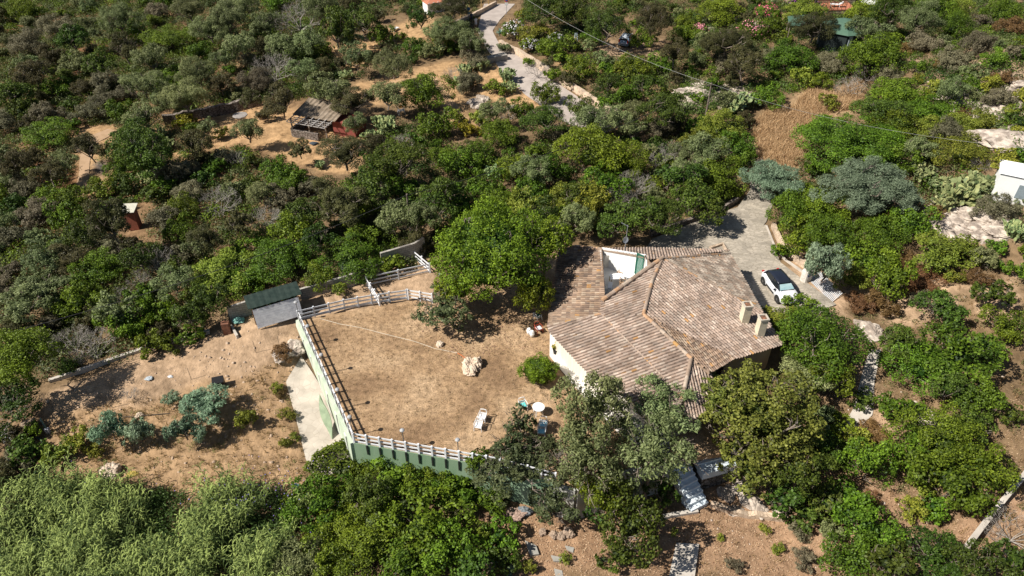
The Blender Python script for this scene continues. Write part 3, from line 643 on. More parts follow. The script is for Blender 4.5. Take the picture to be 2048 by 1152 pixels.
# slabs lower centre
def slab(px, z, th, m, label, name='paving_slab', cat='slab'):
    pp = [G(*q) for q in px]; zz = max(p.z for p in pp)+z; mb = MB(); mb.prism([(p.x, p.y) for p in pp], zz-th, zz); return tag(mb.build(name, m), label, cat)
slab([(1338, 1152), (1352, 1088), (1398, 1090), (1388, 1160), (1360, 1200), (1330, 1200)], .1, .5, CONC, 'large plain concrete slab at the bottom edge', 'concrete_slab')
SLATE = mat('slate', (.38, .36, .32), (.28, .27, .24), 2, .8)
for px, lb in (([(1050,1082),(1072,1092),(1078,1110),(1060,1112)], 'longest grey flagstone in the path below the olive tree'), ([(1102,1112),(1122,1116),(1132,1110),(1120,1124),(1108,1124)], 'angular grey flagstone lowest in the garden path'),
               ([(1130,1092),(1148,1096),(1146,1106),(1134,1100)], 'small grey flagstone near the white wall corner'), ([(1108,1138),(1124,1142),(1128,1160),(1112,1160)], 'grey flagstone cut by the bottom edge')): slab(px, .06, .3, SLATE, lb)
# ------------------------------------------------------------------ cars
def car(loc, rz, label, L=4.0, Wd=1.74, Hh=1.5, body=(.72, .73, .75), roofc=(.02, .025, .04), hatch=False):
    r = empty('parked_car', loc, rz, label, 'car'); hw = Wd/2
    BM = mat('car_paint_%d' % (body[0]*100), body, tuple(v*.97 for v in body), 1, .28, spec=.5); RM = mat('car_roof_%d' % (roofc[2]*100), roofc, None, 1, .22, spec=.5)
    GL = mat('car_glass', (.012, .016, .02), None, 2, .08, spec=.6); TY = mat('tyre', (.02, .02, .02), None, 8, .8); BK = mat('black_trim', (.025, .025, .025), None, 8, .6)
    # body: stations x (front +), top z, half width, sill z
    S = [(-L/2, .62, hw*.80, .42), (-L/2+.06, .92, hw*.90, .30), (-L/2+.35, 1.0, hw*.98, .24), (-L/2+.8, 1.0, hw, .20), (-.2, .96, hw, .19), (.45, .95, hw, .19), (.75, .99, hw*.99, .20), (L/2-.6, .95, hw*.98, .22), (L/2-.25, .86, hw*.92, .24), (L/2-.06, .72, hw*.80, .28), (L/2, .55, hw*.72, .34)]
    mb = MB(); vs = []; K = 11
    for x, zt, w_, zs in S:
        ring = [(-.0, zs), (.86, zs), (.98, zs+.1), (1.0, .5*(zs+zt)), (.985, zt-.16), (.93, zt-.04), (.80, zt+.015), (.4, zt+.045), (0, zt+.055)]
        full = [(-a, b) for a, b in ring[1:][::-1]]  # left from top centre
        pts = [(a*w_, b) for a, b in ring]+[(-a*w_, b) for a, b in ring[1:-1][::-1]]
        for a, b in pts: vs.append((x, a, b))
    n = len(pts)
    fs = [(i*n+k, i*n+(k+1) % n, (i+1)*n+(k+1) % n, (i+1)*n+k) for i in range(len(S)-1) for k in range(n)]+[tuple(range(n))[::-1], tuple((len(S)-1)*n+k for k in range(n))]
    mb.add(vs, fs); mb.build('body', BM, r, smooth=True)
    # cabin glass
    rear = -L/2+(.18 if hatch else .28); T = Hh-.06
    C = [(rear, .93, .80, .93, .80), (rear+.28, .93, .82, T-.12, .66), (rear+.7, .93, .86, T, .68), (.1, .93, .87, T+.0, .69), (.42, .93, .87, T-.08, .67), (1.02, .95, .84, .97, .82)]
    mb = MB(); vs = []
    for x, zb, wb, zt, wt in C: vs += [(x, -wb*hw/1.0, zb), (x, -wt*hw, zt), (x, wt*hw, zt), (x, wb*hw, zb)]
    fs = [(i*4+k, i*4+(k+1) % 4, i*4+4+(k+1) % 4, i*4+4+k) for i in range(5) for k in range(4)]; mb.add(vs, fs+[(3, 2, 1, 0), (20, 21, 22, 23)]); mb.build('window', GL, r)
    # roof panel: lofted skin just above glass
    R = [(rear+.12, T-.30, .73), (rear+.28, T-.10, .665), (rear+.7, T+.02, .685), (-.3, T+.055, .69), (.1, T+.03, .69), (.42, T-.06, .67), (.5, T-.12, .672)]
    mb = MB(); vs = []
    for x, z, w_ in R:
        for a in (-1, -.95, -.6, 0, .6, .95, 1): vs.append((x, a*w_*hw*1.01, z+(.03*(1-a*a))-(.05 if abs(a) == 1 else 0)))
    mb.add(vs, [(i*7+k, i*7+7+k, i*7+8+k, i*7+k+1) for i in range(6) for k in range(6)]); o = mb.build('roof', RM, r, smooth=True); s = o.modifiers.new('s', 'SOLIDIFY'); s.thickness = .02; s.offset = 1
    # pillars
    mb = MB()
    for sg in (-1, 1):
        mb.bar((.48, sg*.675*hw, T-.1), (1.06, sg*.845*hw, .97), .06, .05); mb.bar((-.25, sg*.70*hw, T), (-.3, sg*.875*hw, .95), .05, .05); mb.bar((rear+.3, sg*.67*hw, T-.1), (rear+.05, sg*.84*hw, .95), .2, .08)
    mb.build('pillars', RM if not hatch else BM, r)
    # windscreen (sun shade behind glass)
    mb = MB(); mb.add([(.56, -.60*hw, T-.125), (.56, .60*hw, T-.125), (1.0, .74*hw, 1.03), (1.0, -.74*hw, 1.03)], [(0, 3, 2, 1)])
    o = mb.build('windscreen', mat('sun_shade_glass', (.26, .42, .46), (.42, .56, .58), 1.5, .12, spec=.6), r); o.location.z = .03; o.location.x = .02
    for x in (-L/2+.68, L/2-.78):
        for sg in (-1, 1):
            w_ = empty('wheel', (x, sg*(hw-.1), .32)); w_.parent = r
            m = MB(); q = [(.2, -.1), (.3, -.11), (.32, -.08), (.32, .08), (.3, .11), (.2, .1)]; m.lathe(q, n=22); m.v = [(a, c, b) for a, b, c in m.v]; m.build('tyre', TY, w_, smooth=False)
            m = MB(); m.lathe([(.02, -.118), (.2, -.112), (.2, .112), (.02, .118)], n=22); m.v = [(a, c, b) for a, b, c in m.v]; m.build('rim', mat('alloy', (.22, .22, .23), (.1, .1, .1), 14, .35, metal=.6), w_)
            m = MB(); m.lathe([(.36, -.0), (.395, .0), (.395, .06), (.36, .06)], n=22); m.v = [(a, c*sg+sg*.055, b) for a, b, c in m.v if True]; o = m.build('wheel_arch', BK, w_)
    for sg in (-1, 1):
        m = MB(); m.box((L/2-.17, sg*hw*.66, .66), (.22, .36, .13), -sg*.45); m.build('headlight', mat('headlight', (.25, .3, .36), (.5, .5, .55), 12, .1), r, bevel=.02)
        m = MB(); m.box((L/2-.10, sg*hw*.60, .83), (.14, .34, .035), -sg*.35); m.build('daylight_strip', BK, r)
        m = MB(); m.box((.72, sg*(hw+.09), 1.0), (.16, .2, .13)); m.build('mirror', RM if not hatch else BM, r, bevel=.03)
        m = MB(); m.box((-L/2+.06, sg*hw*.78, .95), (.12, .2, .42 if hatch else .14)); m.build('tail_light', mat('tail_light', (.5, .02, .02), None, 6, .2), r, bevel=.02)
        m = MB(); m.box((-.1, sg*(hw-.002), .42), (1.3, .04, .17)); m.build('side_trim', BK, r, bevel=.015)
    m = MB()
    for sg in (-1, 1):
        for x in (-.95, -.25, .62): m.bar((x, sg*(hw+.001), .3), (x, sg*(hw*.985+.001), .84), .012)
        m.bar((-1.0, sg*(hw*.99+.004), .72), (-.8, sg*(hw*.99+.004), .72), .025); m.bar((-.15, sg*(hw*.99+.004), .72), (.05, sg*(hw*.99+.004), .72), .025)
    m.build('door_seams', BK, r)
    m = MB(); m.bar((1.06, -.7*hw, 1.018), (1.06, .7*hw, 1.018), .05, .02); m.bar((.75, .1, 1.06), (.62, -.5, 1.16), .015); m.build('wipers', BK, r)
    m = MB(); m.box((L/2-.03, 0, .46), (.1, .95, .2)); m.box((L/2-.03, 0, .32), (.12, 1.2, .08)); m.build('grille', BK, r, bevel=.02)
    m = MB(); m.box((L/2+.03, 0, .45), (.02, .5, .11)); m.build('number_plate', mat('plate', (.75, .76, .8), (.3, .35, .6), 9, .4), r)
    m = MB(); m.tube([(L/2-.06, -.1, .81), (L/2+.0, 0, .79), (L/2-.06, .1, .81)], .016, 6); m.build('badge', mat('chrome', (.6, .6, .6), None, 3, .2, metal=1), r)
    m = MB(); m.box((-L/2-.0, 0, .66), (.03, .52, .12)); m.build('number_plate', mat('plate', (.7, .7, .7)), r)
    return r
dv = P(1543.8, 596, .17)-P(1524.3, 570, .17); dv.z = 0
car(P(1557, 584, .17), math.atan2(dv.y, dv.x), 'white hatchback with black roof parked on the stone driveway')
g1 = G(1253, 88)
car(g1, math.radians(65), 'blue grey hatchback seen from behind parked under the trees', L=3.6, Wd=1.62, Hh=1.58, body=(.20, .27, .36), roofc=(.45, .5, .56), hatch=True)
# ================================================================== SMALL THINGS
# plastic armchairs: front faces the camera side (local -Y)
def at0(px, py, z=.42): p = P(px, py, z); return Vector((p.x, p.y, 0))
def arm_chair(label, loc, rz, m=PLASTIC, cushion=None, group=None, name='garden_chair'):
    r = empty(name, loc, rz, label, 'chair', group)
    mb = MB(); mb.box((0, 0, .41), (.50, .48, .035)); mb.box((0, -.23, .38), (.5, .03, .07)); mb.build('seat', m, r, bevel=.012)
    for x, y in ((-.25, -.23), (.25, -.23), (-.22, .24), (.22, .24)):
        mb = MB(); mb.tube([(x*1.08, y*1.1, 0), (x, y, .42)], [.025, .035], 6); mb.build('leg', m, r)
    mb = MB()
    for sg in (-1, 1): mb.tube([(sg*.25, -.24, .4), (sg*.27, -.22, .62), (sg*.28, -.05, .645), (sg*.26, .24, .63)], .025, 6)
    mb.build('armrest', m, r)
    mb = MB()
    mb.tube([(-.22, .24, .4), (-.24, .30, .7), (-.20, .33, .84), (0, .34, .87), (.20, .33, .84), (.24, .30, .7), (.22, .24, .4)], .03, 6)
    mb.box((0, .26, .53), (.42, .025, .16)); mb.build('backrest', m, r)
    if cushion:
        mb = MB(); mb.box((0, -.02, .45), (.44, .42, .05)); mb.build('cushion', cushion, r, bevel=.02)
    return r
CY_ = mat('cyan_cushion', (.25, .62, .75), (.35, .68, .8), 9, .9)
TQ = mat('turquoise_pattern', (.03, .45, .50), (.25, .6, .5), 16, .9, lo=.45, hi=.55)
arm_chair('white plastic chair, rear one of the pair left of the tree on the lawn', at0(964.6, 834), -.22)
arm_chair('white plastic chair, front one of the pair left of the tree on the lawn', at0(957, 850), -.2)
arm_chair('white plastic chair with pale blue cushion behind its twin near the olive tree', at0(1086.5, 848.8), -.1, cushion=CY_)
arm_chair('white plastic chair with pale blue cushion in front of its twin near the olive tree', at0(1083, 862), -.08, cushion=CY_)
arm_chair('white plastic chair with turquoise patterned cushion behind the thin branches', at0(1046, 810), .35, cushion=TQ)
def _u(): pass
def round_table(label, loc, R=.45, h=.72, name='round_table'):
    r = empty(name, loc, .3, label, 'table'); mb = MB(); mb.lathe([(R*.98, h-.035), (R, h-.02), (R, h), (.02, h+.004)], n=28); mb.build('tabletop', PLASTIC, r)
    for k in range(4):
        a = math.pi/4+k*math.pi/2; mb = MB(); mb.tube([(R*.85*math.cos(a), R*.85*math.sin(a), 0), (R*.7*math.cos(a), R*.7*math.sin(a), h-.03)], [.025, .035], 6); mb.build('leg', PLASTIC, r)
    return r
round_table('round white plastic garden table on the dry lawn', at0(1077, 814, .7), .44)
# patio / terrace furniture
tz = TZ
def onT(px, py, z=0): return P(px, py, tz+z)
WICK = mat('wicker', (.36, .22, .13), (.48, .33, .22), 20, .8)
arm_chair('tall wicker armchair on the white roof terrace', onT(1241, 556), 2.6, WICK, name='wicker_chair')
arm_chair('low wicker armchair half hidden behind the terrace table', onT(1246, 575), 1.2, WICK, name='wicker_chair')
r = empty('side_table', onT(1232, 566), .1, 'white rectangular table on the roof terrace', 'table'); mb = MB(); mb.box((0, 0, .7), (1.15, .75, .04)); mb.build('tabletop', PLASTIC, r, bevel=.01)
for x in (-.5, .5):
    for y in (-.3, .3): mb = MB(); mb.box((x, y, .34), (.05, .05, .68)); mb.build('leg', mat('pale_wood', (.45, .36, .2)), r)
round_table('round white table at the back of the roof terrace', onT(1256, 562), .5)
r = empty('air_conditioner', onT(1219, 585), 1.4, 'white louvred air conditioner unit beside the left terrace wall', 'air conditioner'); mb = MB(); mb.box((0, 0, .4), (.85, .35, .75)); mb.build('casing', PLASTIC, r, bevel=.02)
mb = MB(); [mb.box((0, -.18, .2+k*.07), (.6, .02, .03)) for k in range(6)]; mb.build('grille', mat('dark_grey', (.12, .12, .12)), r)
# antenna mast with dish
ab = rp(1249, 505, plR); r = empty('antenna_mast', ab, 0, 'thin aerial mast with small satellite dish rising behind the roof', 'antenna')
STEEL = mat('galvanised', (.5, .52, .55), (.4, .42, .44), 6, .45, metal=.5)
mb = MB(); mb.tube([(0, 0, -.2), (0, 0, 2.7)], .022, 8); mb.build('pole', STEEL, r)
mb = MB(); mb.bar((-.5, .1, 2.85), (.1, 0, 2.55), .02)
for k in range(7): mb.bar((-.5+k*.09, .1-k*.015+.12, 2.85-k*.045), (-.5+k*.09, .1-k*.015-.12, 2.85-k*.045), .012)
mb.build('aerial', STEEL, r)
mb = MB(); M3 = Matrix.Rotation(1.15, 3, 'X')@Matrix.Rotation(.5, 3, 'Y'); mb.lathe([(.01, 0), (.15, .02), (.27, .07), (.28, .075), (.15, .035)], n=20); mb.v = [tuple(M3@Vector(v)+Vector((-.1, -.1, 1.35))) for v in mb.v]; mb.build('dish', STEEL, r)
# rocking chair, white swing chair, ornaments, plant pot, box
arm_chair('red wooden chair with white cushion by the house corner', P(1077, 664, 0), .5, mat('red_wood', (.36, .07, .035), (.28, .05, .03), 8, .5), mat('white_cloth', (.7, .7, .74)), name='wooden_chair')
arm_chair('tall white chair with green seat under the big tree', P(1075, 640, 0), 2.3, PLASTIC, mat('green_seat', (.02, .2, .16)), name='white_chair')
def pot(label, loc, s=1.):
    r = empty('garden_ornament', loc, 0, label, 'ornament'); mb = MB(); mb.lathe([(.10*s, 0), (.16*s, .1*s), (.2*s, .28*s), (.17*s, .36*s), (.21*s, .4*s), (.15*s, .44*s), (.17*s, .55*s), (.1*s, .62*s)], n=16); mb.build('body', mat('white_plaster', (.76, .76, .75), (.68, .68, .66), 9), r); return r
pot('white plaster ornament standing behind its twin near the red chair', P(1058, 668, 0)); pot('white plaster ornament nearest the camera by the red chair', P(1064, 673, 0))
r = empty('meter_box', P(1126, 713, .07), .35, 'pale stone box with slanted lid standing on the white patio', 'box'); mb = MB(); mb.add([(-.3, -.2, 0), (.3, -.2, 0), (.3, .2, 0), (-.3, .2, 0), (-.3, -.2, .8), (.3, -.2, .8), (.3, .2, 1.05), (-.3, .2, 1.05)], [(3, 2, 1, 0), (4, 5, 6, 7), (0, 1, 5, 4), (1, 2, 6, 5), (2, 3, 7, 6), (3, 0, 4, 7)]); mb.build('box_body', mat('pale_stone', (.52, .5, .46), (.42, .4, .37), 8), r)
mb = MB(); [mb.box((0, -.212, .15+k*.12), (.5, .02, .05)) for k in range(5)]; mb.build('slats', mat('pale_stone2', (.42, .41, .38)), r)
def utility_pole(px, py, h, label, lean=0, concrete=False, arm=True, z=None):
    b = G(px, py) if z is None else P(px, py, z); r = empty('utility_pole', b, 0, label, 'pole'); m = mat('pole_wood', (.13, .10, .08), (.22, .18, .15), 5) if not concrete else mat('pole_conc', (.36, .34, .31))
    mb = MB(); mb.tube([(0, 0, -.3), (lean, 0, h)], [.13, .08], 8); mb.build('post', m, r)
    if arm:
        mb = MB(); mb.bar((lean-.8, 0, h-.25), (lean+.3, 0, h-.25), .07); mb.build('crossarm', m, r)
        for x in (-.7, -.1): mb = MB(); mb.lathe([(.03, 0), (.05, .04), (.05, .1), (.02, .13)], (lean+x, 0, h-.22), 8); mb.build('insulator', mat('ceramic', (.3, .2, .15), None, 3, .3), r)
    return r, b+Vector((lean, 0, h-.1))
up1, t1 = utility_pole(1410, 240, 4.6, 'wooden utility pole with crossarm among bushes right of the road')
up2, t2 = utility_pole(823, 478, 5.0, 'thin dark utility pole in front of the grey green trees', arm=False)
def cable(a, b, sag, label, r=.03, col=(.05, .05, .05), nm='dark_cable'):
    mb = MB(); a = Vector(a); b = Vector(b); pts = []
    for i in range(25):
        t = i/24; p = a.lerp(b, t); p.z -= sag*4*t*(1-t); pts.append(p)
    mb.tube(pts, r, 5); tag(mb.build('cable', mat(nm, col, None, 3, .5)), label, 'cable')
ca = P(1040, -10, 10.0); cable(ca, t1, 1.0, 'thick pale overhead cable running from the road to the wooden pole', .014, (.34, .34, .32), 'pale_cable')
cable(t1, P(2100, 300, 9.), 1.2, 'thin grey overhead cable from the wooden pole over the right hillside', .014, (.2, .2, .19), 'grey_cable')
cable(t2, P(-40, 680, 4.), 1.0, 'thin dark overhead cable crossing the trees on the left', .022)
cable(t2, t1, 1.2, 'thin dark overhead cable between the two poles', .02)
# stones on the lawn, ropes
def rock_mesh(seed, flat=.6, sub=4):
    import bmesh
    bm = bmesh.new(); bmesh.ops.create_icosphere(bm, subdivisions=sub, radius=1); rs = random.Random(seed); off = [rs.uniform(0, 50) for _ in range(3)]
    from mathutils import noise
    for v in bm.verts:
        d = noise.noise(v.co*1.1+Vector(off))*.45+noise.noise(v.co*2.7+Vector(off))*.2+abs(noise.noise(v.co*4+Vector(off)))*.30-.25*max(0, .12-abs(noise.noise(v.co*1.9+Vector(off))))*4
        v.co *= 1+d; v.co.z *= flat
    me = bpy.data.meshes.new('rock'); bm.to_mesh(me); bm.free(); return me
ROCKM = mat('granite_rock', (.56, .48, .40), (.27, .22, .18), 1.4, .92, .10, bscale=3., detail=14, lo=.42, hi=.60)
PALER = mat('pale_rock', (.66, .55, .43), (.50, .38, .28), 2.2, .9, .05, bscale=5, detail=12)
rocks = [rock_mesh(i, .55+.1*(i % 3)) for i in range(6)]
for me in rocks: me.materials.append(ROCKM)
def rock(px, py, s, label, k=0, m=None, sz=1, rz=0, name='rock', group=None, st=None):
    o = bpy.data.objects.new(name, rocks[k % 6]); COL.objects.link(o); g = G(px, py); sx, sy = st or (1, 1); o.location = g+Vector((0, 0, s*.2*sz)); o.scale = (s*sx, s*sy, s*sz); o.rotation_euler = (0, 0, rz)
    if m: 
        if not o.data.materials or True: o.material_slots[0].link = 'OBJECT'; o.material_slots[0].material = m
    return tag(o, label, 'rock', group)
rock(938, 738, .62, 'large pale split boulder standing on the dry lawn', 0, PALER, 1.25, .3, st=(.8, 1.3)); rock(953, 730, .45, 'narrow pale boulder leaning against the split boulder on the lawn', 2, PALER, 1.6, 1.)
rock(880, 690, .32, 'small brown stone beside the small tree on the lawn', 1, PALER, 1., .3)
rock(590, 700, .8, 'grey boulder in the earth bank beside the lawn wall', 3, None, 1.0); rock(565, 712, .7, 'grey brown boulder lowest in the earth bank', 4, None, .8)
mb = MB(); pts = [P(x, y, .03) for x, y in [(640,637),(680,648),(720,655),(770,668),(830,683),(870,697),(915,706)]]; mb.tube(pts, .02, 5); tag(mb.build('rope', mat('pale_rope', (.7, .62, .5))), 'thin pale cord lying across the dry lawn', 'cord')
mb = MB(); mb.tube([P(915, 706, .03), P(922, 710, .04), P(930, 716, .03)], .03, 5); tag(mb.build('rope', mat('orange_cord', (.6, .16, .05))), 'short orange cord end beside the split boulder', 'cord')
mb = MB(); mb.tube([P(1120, 752, .04), P(1132, 768, .04), P(1137, 790, .04)], .03, 5); tag(mb.build('hose', mat('dark_hose', (.08, .07, .06))), 'dark garden hose between the round bush and patio', 'hose')
mb = MB(); mb.tube([P(1607, 562, .2), P(1612, 575, .2), P(1640, 588, .2), P(1645, 602, .2)], .03, 5); tag(mb.build('hose', MATS['dark_hose']), 'dark hose lying on the driveway edge', 'hose')
# gate of white slats, gate post
r = empty('driveway_gate', P(1612, 566, .15), 0, 'white metal slatted gate panel lying along the driveway edge', 'gate'); a = P(1618, 560, .15)-r.location; b = P(1664, 607, .15)-r.location; nv = Vector((.75, .6, 0)); 
for rr_ in range(2):
    mb = MB(); mb.bar(a+Vector((0, 0, .1))+nv*rr_*1.0, b+Vector((0, 0, .1))+nv*rr_*1.0, .06); mb.build('rail', STEEL, r)
mb = MB()
for k in range(26):
    p = a.lerp(b, (k+.5)/26); mb.bar(p-nv*.15+Vector((0, 0, .14)), p+nv*1.5+Vector((0, 0, .35)), .05)
mb.build('slats', FW_, r)
r = empty('gate_post', P(1610, 562, .15), .5, 'rounded white stone gate post with small dark meter door', 'gate post'); mb = MB(); mb.box((0, 0, .6), (.9, .7, 1.5)); mb.build('post_body', mat('stone_white', (.70, .66, .6), (.52, .48, .42), 3, .9, .04), r, bevel=.2); mb = MB(); mb.box((-.2, -.36, .9), (.28, .04, .3)); mb.build('meter_door', mat('dark_blue', (.05, .07, .15)), r)
# rusty drum, black crate, hut, outhouse
r = empty('rusty_incinerator', P(457, 668, -.9), .15, 'rusty brown metal cabinet at the end of the block wall', 'cabinet'); mb = MB(); mb.box((0, 0, .6), (.62, .45, 1.3)); mb.build('casing', mat('rust_metal', (.22, .10, .06), (.13, .06, .04), 4, .8), r, bevel=.03); mb = MB(); mb.tube([(-.3, 0, 1.27), (0, 0, 1.42), (.3, 0, 1.27)], .05, 6); mb.build('hood', MATS['rust_metal'], r)
g = G(440, 774); r = empty('open_crate', g, .3, 'open black plastic crate standing on the bare earth', 'crate'); mb = MB()
for c, s in (((0, .3, .38), (.8, .04, .75)), ((-.4, 0, .38), (.04, .62, .75)), ((.4, 0, .38), (.04, .62, .75)), ((0, 0, .03), (.8, .6, .05)), ((0, -.3, .3), (.8, .04, .6))): mb.box(c, s)
mb.build('crate_body', mat('black_plastic', (.012, .012, .014), None, 4, .5), r)
mb = MB(); mb.box((0, 0, .78), (.86, .66, .03), 0, Matrix.Rotation(.2, 3, 'X')); mb.build('lid', MATS['black_plastic'], r)
g = G(272, 455); r = empty('outhouse', g, .1, 'narrow brick red outhouse with pale corrugated lid in the scrub', 'outhouse'); mb = MB(); mb.box((0, 0, 1.1), (1.0, 1.0, 2.2)); mb.build('wall', mat('brick_red', (.30, .10, .06), (.22, .075, .05), 5, .9, .01), r)
mb = MB(); M_x = Matrix.Rotation(.12, 3, 'X'); 
for k in range(9): mb.box((-.62+k*.155, 0, 2.3), (.15, 1.5, .05), 0, M_x)
mb.build('roof', mat('pale_sheet', (.58, .56, .46), (.48, .46, .38), 3), r)
def scrap(px, py, s, col, label, nm, cat='scrap'):
    o = bpy.data.objects.new(nm, rocks[(px+py) % 6].copy()); COL.objects.link(o); o.data.materials.clear(); o.data.materials.append(mat(nm+'_m', col, tuple(v*.6 for v in col), 7, .7)); o.location = G(px, py)+Vector((0, 0, s*.25)); o.scale = (s, s*.7, s*.45); tag(o, label, cat)
scrap(478, 643, .5, (.28, .55, .48), 'crumpled pale green netting beside the shed', 'netting')
scrap(298, 758, .28, (.5, .55, .58), 'pale blue rag lying on the bare earth', 'rag'); scrap(341, 754, .2, (.7, .7, .7), 'small white scrap lying on the bare earth', 'plastic_scrap')
scrap(264, 950, .34, (.55, .42, .10), 'yellow bucket like bundle beside the reeds', 'yellow_sack'); scrap(592, 972, .22, (.02, .2, .6), 'small bright blue container among reeds', 'blue_container')
rock(222, 946, .7, 'pale boulder at the edge of the reed bed', 5, PALER, .9); rock(278, 832, .25, 'small pale stone between the blue green saplings', 2, PALER)
scrap(1030, 1032, .7, (.5, .35, .28), 'heap of pinkish rubble under the dark olive tree', 'rubble_heap'); scrap(1046, 1026, .5, (.25, .28, .3), 'grey bags dumped beside the rubble heap', 'grey_bag')
for px, py, s, lb in ((1085,1066,.24,'leftmost upright stone at the foot of the white wall'), (1108,1071,.26,'middle upright stone at the foot of the white wall'), (1137,1068,.36,'largest upright stone at the white wall corner'), (1122,1074,.26,'narrow upright stone between others at the wall foot')): rock(px, py, s, lb, int(px), mat('brown_stone', (.40, .30, .22), (.26, .19, .14), 3, .9, .04), 1.6)
# lower left: plastic chair, hoop, box on stand
g = G(22, 888); arm_chair('white plastic chair tipped in the shade at the lower left edge', g, 1.2)
g = G(52, 905); mb = MB(); ring = [g+Vector((1.15*math.cos(a), 1.15*math.sin(a)*1.0, .12+.25*math.sin(a))) for a in np.linspace(0, 2*math.pi, 33)]; mb.tube(ring, .05, 6, False); tag(mb.build('hoop', mat('green_hose', (.03, .09, .08))), 'large dark green hose ring lying in the shade', 'hose')
r = empty('crate_table', G(62, 858), .5, 'small wooden crate table in the tree shade at left', 'table'); mb = MB(); [mb.box((-.4+k*.16, 0, .6), (.14, .8, .03)) for k in range(6)]; mb.build('tabletop', mat('old_wood', (.34, .26, .18)), r)
for x in (-.35, .35): mb = MB(); mb.box((x, 0, .3), (.06, .6, .58)); mb.build('leg', MATS['old_wood'], r)
r = empty('standpipe', G(98, 866), 0, 'grey green post with pale base at the yard edge', 'post'); mb = MB(); mb.tube([(0, 0, 0), (0, 0, 1.6)], .06, 8); mb.build('post', mat('grey_green', (.12, .2, .2)), r); mb = MB(); mb.box((0, 0, .25), (.3, .2, .5)); mb.build('base', mat('pale_base', (.5, .5, .55)), r)
for px, py, lb in ((383,760,'thin metal stake standing right of the black crate'), (512,706,'thin metal stake nearest the earth bank'), (560,696,'thin metal stake between the shed and earth bank'), (225,815,'thin metal stake beside the left blue green sapling')):
    mb = MB(); g = G(px, py); mb.tube([(0, 0, -.1), (.03, 0, 1.3)], .018, 5); o = mb.build('stake', BARK); o.location = g; tag(o, lb, 'stake')
mb = MB(); g0 = G(245, 850); mb.tube([G(q, 836-(q-240)*.08)+Vector((0, 0, .08)) for q in (245, 280, 320, 340)], .03, 5); tag(mb.build('irrigation_pipe', mat('dark_hose')), 'thin dark irrigation pipe between the saplings', 'pipe')
# white building at the right edge
def gable_block(loc, rz, sx, sy, h, hr, wm, rm_, name, label, cat='building', win=True):
    r = empty(name, loc, rz, label, cat); mb = MB(); mb.box((0, 0, h/2-.5), (sx, sy, h+1)); mb.build('wall', wm, r)
    mb = MB(); o = .15; x = sx/2+o; y = sy/2+o; vs = [(-x, -y, h), (x, -y, h), (x, y, h), (-x, y, h), (-x*.35, 0, h+hr), (x*.35, 0, h+hr)]; mb.add(vs, [(0, 1, 5, 4), (2, 3, 4, 5), (1, 2, 5), (3, 0, 4), (3, 2, 1, 0)]); mb.build('roof', rm_, r)
    return r
WR = MATS['white_render']
gw = G(2035, 388); r = gable_block(gw, -.5, 4.3, 2.7, 2.3, .7, WR, mat('white_roof', (.8, .8, .8), (.7, .7, .7), 2), 'white_building', 'small whitewashed building with white hipped roof at the right edge')
mb = MB(); mb.box((0, -1.37, .9), (.8, .05, 1.3)); mb.build('window', mat('grey_window', (.25, .3, .33), None, 3, .3), r)
# octagonal green tent pavilion
gt = G(1678, 92); r = empty('pavilion', gt, .2, 'dark pavilion with faceted green roof behind the round tree', 'pavilion'); mb = MB(); R8 = 3.0
pr = [(R8*math.cos(k*math.pi/4+.39), R8*math.sin(k*math.pi/4+.39)) for k in range(8)]; mb.prism(pr, -.5, 2.5); mb.build('wall', mat('dark_canvas', (.025, .035, .035), None, 2), r)
mb = MB(); vs = [(x*1.1, y*1.1, 2.45) for x, y in pr]+[(x*.45, y*.45, 3.35) for x, y in pr]+[(0, 0, 3.6)]; mb.add(vs, [(k, (k+1) % 8, 8+(k+1) % 8, 8+k) for k in range(8)]+[(8+k, 8+(k+1) % 8, 16) for k in range(8)]); GR = mat('green_sheet', (.07, .135, .095), (.09, .16, .11), 1.5, .6); mb.build('roof', GR, r)
mb = MB(); mb.box((-.6, -2.82, 1.5), (.5, .08, 1.6)); mb.build('window', mat('tent_window', (.35, .42, .42)), r)
gt2 = G(1590, 75); r = empty('green_canopy', gt2, .1, 'low green roofed canopy left of the round tree', 'canopy'); mb = MB(); mb.add([(-2, -1.5, 2.2), (2.4, -1.5, 2.0), (2.4, 1.6, 2.6), (-1.2, 1.2, 2.6)], [(0, 1, 2, 3)]); o = mb.build('roof', GR, r); s = o.modifiers.new('s', 'SOLIDIFY'); s.thickness = .08
for x, y in ((-1.7, -1.2), (2.1, -1.2), (2.1, 1.3), (-1., 1.)): mb = MB(); mb.tube([(x, y, -.2), (x, y, 2.3)], .06, 6); mb.build('post', BARK, r)
# top house with terracotta terrace
gh = G(1665, 26); r = empty('terrace_house', gh, .05, 'stone house terrace with terracotta floor and dark railing at the top edge', 'terrace'); mb = MB(); mb.box((0, 1.2, -.2), (6.5, 3.6, 1.6)); mb.build('base', STONEW, r)
mb = MB(); mb.box((0, 1.2, .62), (6.6, 3.7, .08)); mb.build('terrace_floor', mat('terracotta', (.48, .19, .11), (.40, .15, .09), 5), r)
mb = MB(); [mb.tube([(x, -.6, .6), (x, -.6, 1.7)], .03, 6) for x in np.linspace(-3.2, 3.2, 12)]; mb.bar((-3.2, -.6, 1.7), (3.2, -.6, 1.7), .06); mb.build('railing', mat('dark_iron', (.04, .03, .03)), r)
for x in (-3.1, 3.2): mb = MB(); mb.box((x, -.5, 1.4), (.2, .2, 2.9)); mb.build('pillar', MATS['dark_iron'], r)
mb = MB(); mb.box((0, 6.5, 1.5), (9, 7, 4.5)); mb.build('wall', mat('house_wall_brown', (.42, .33, .25), (.3, .22, .16), 2), r)  # mottled brown wall of the upper house
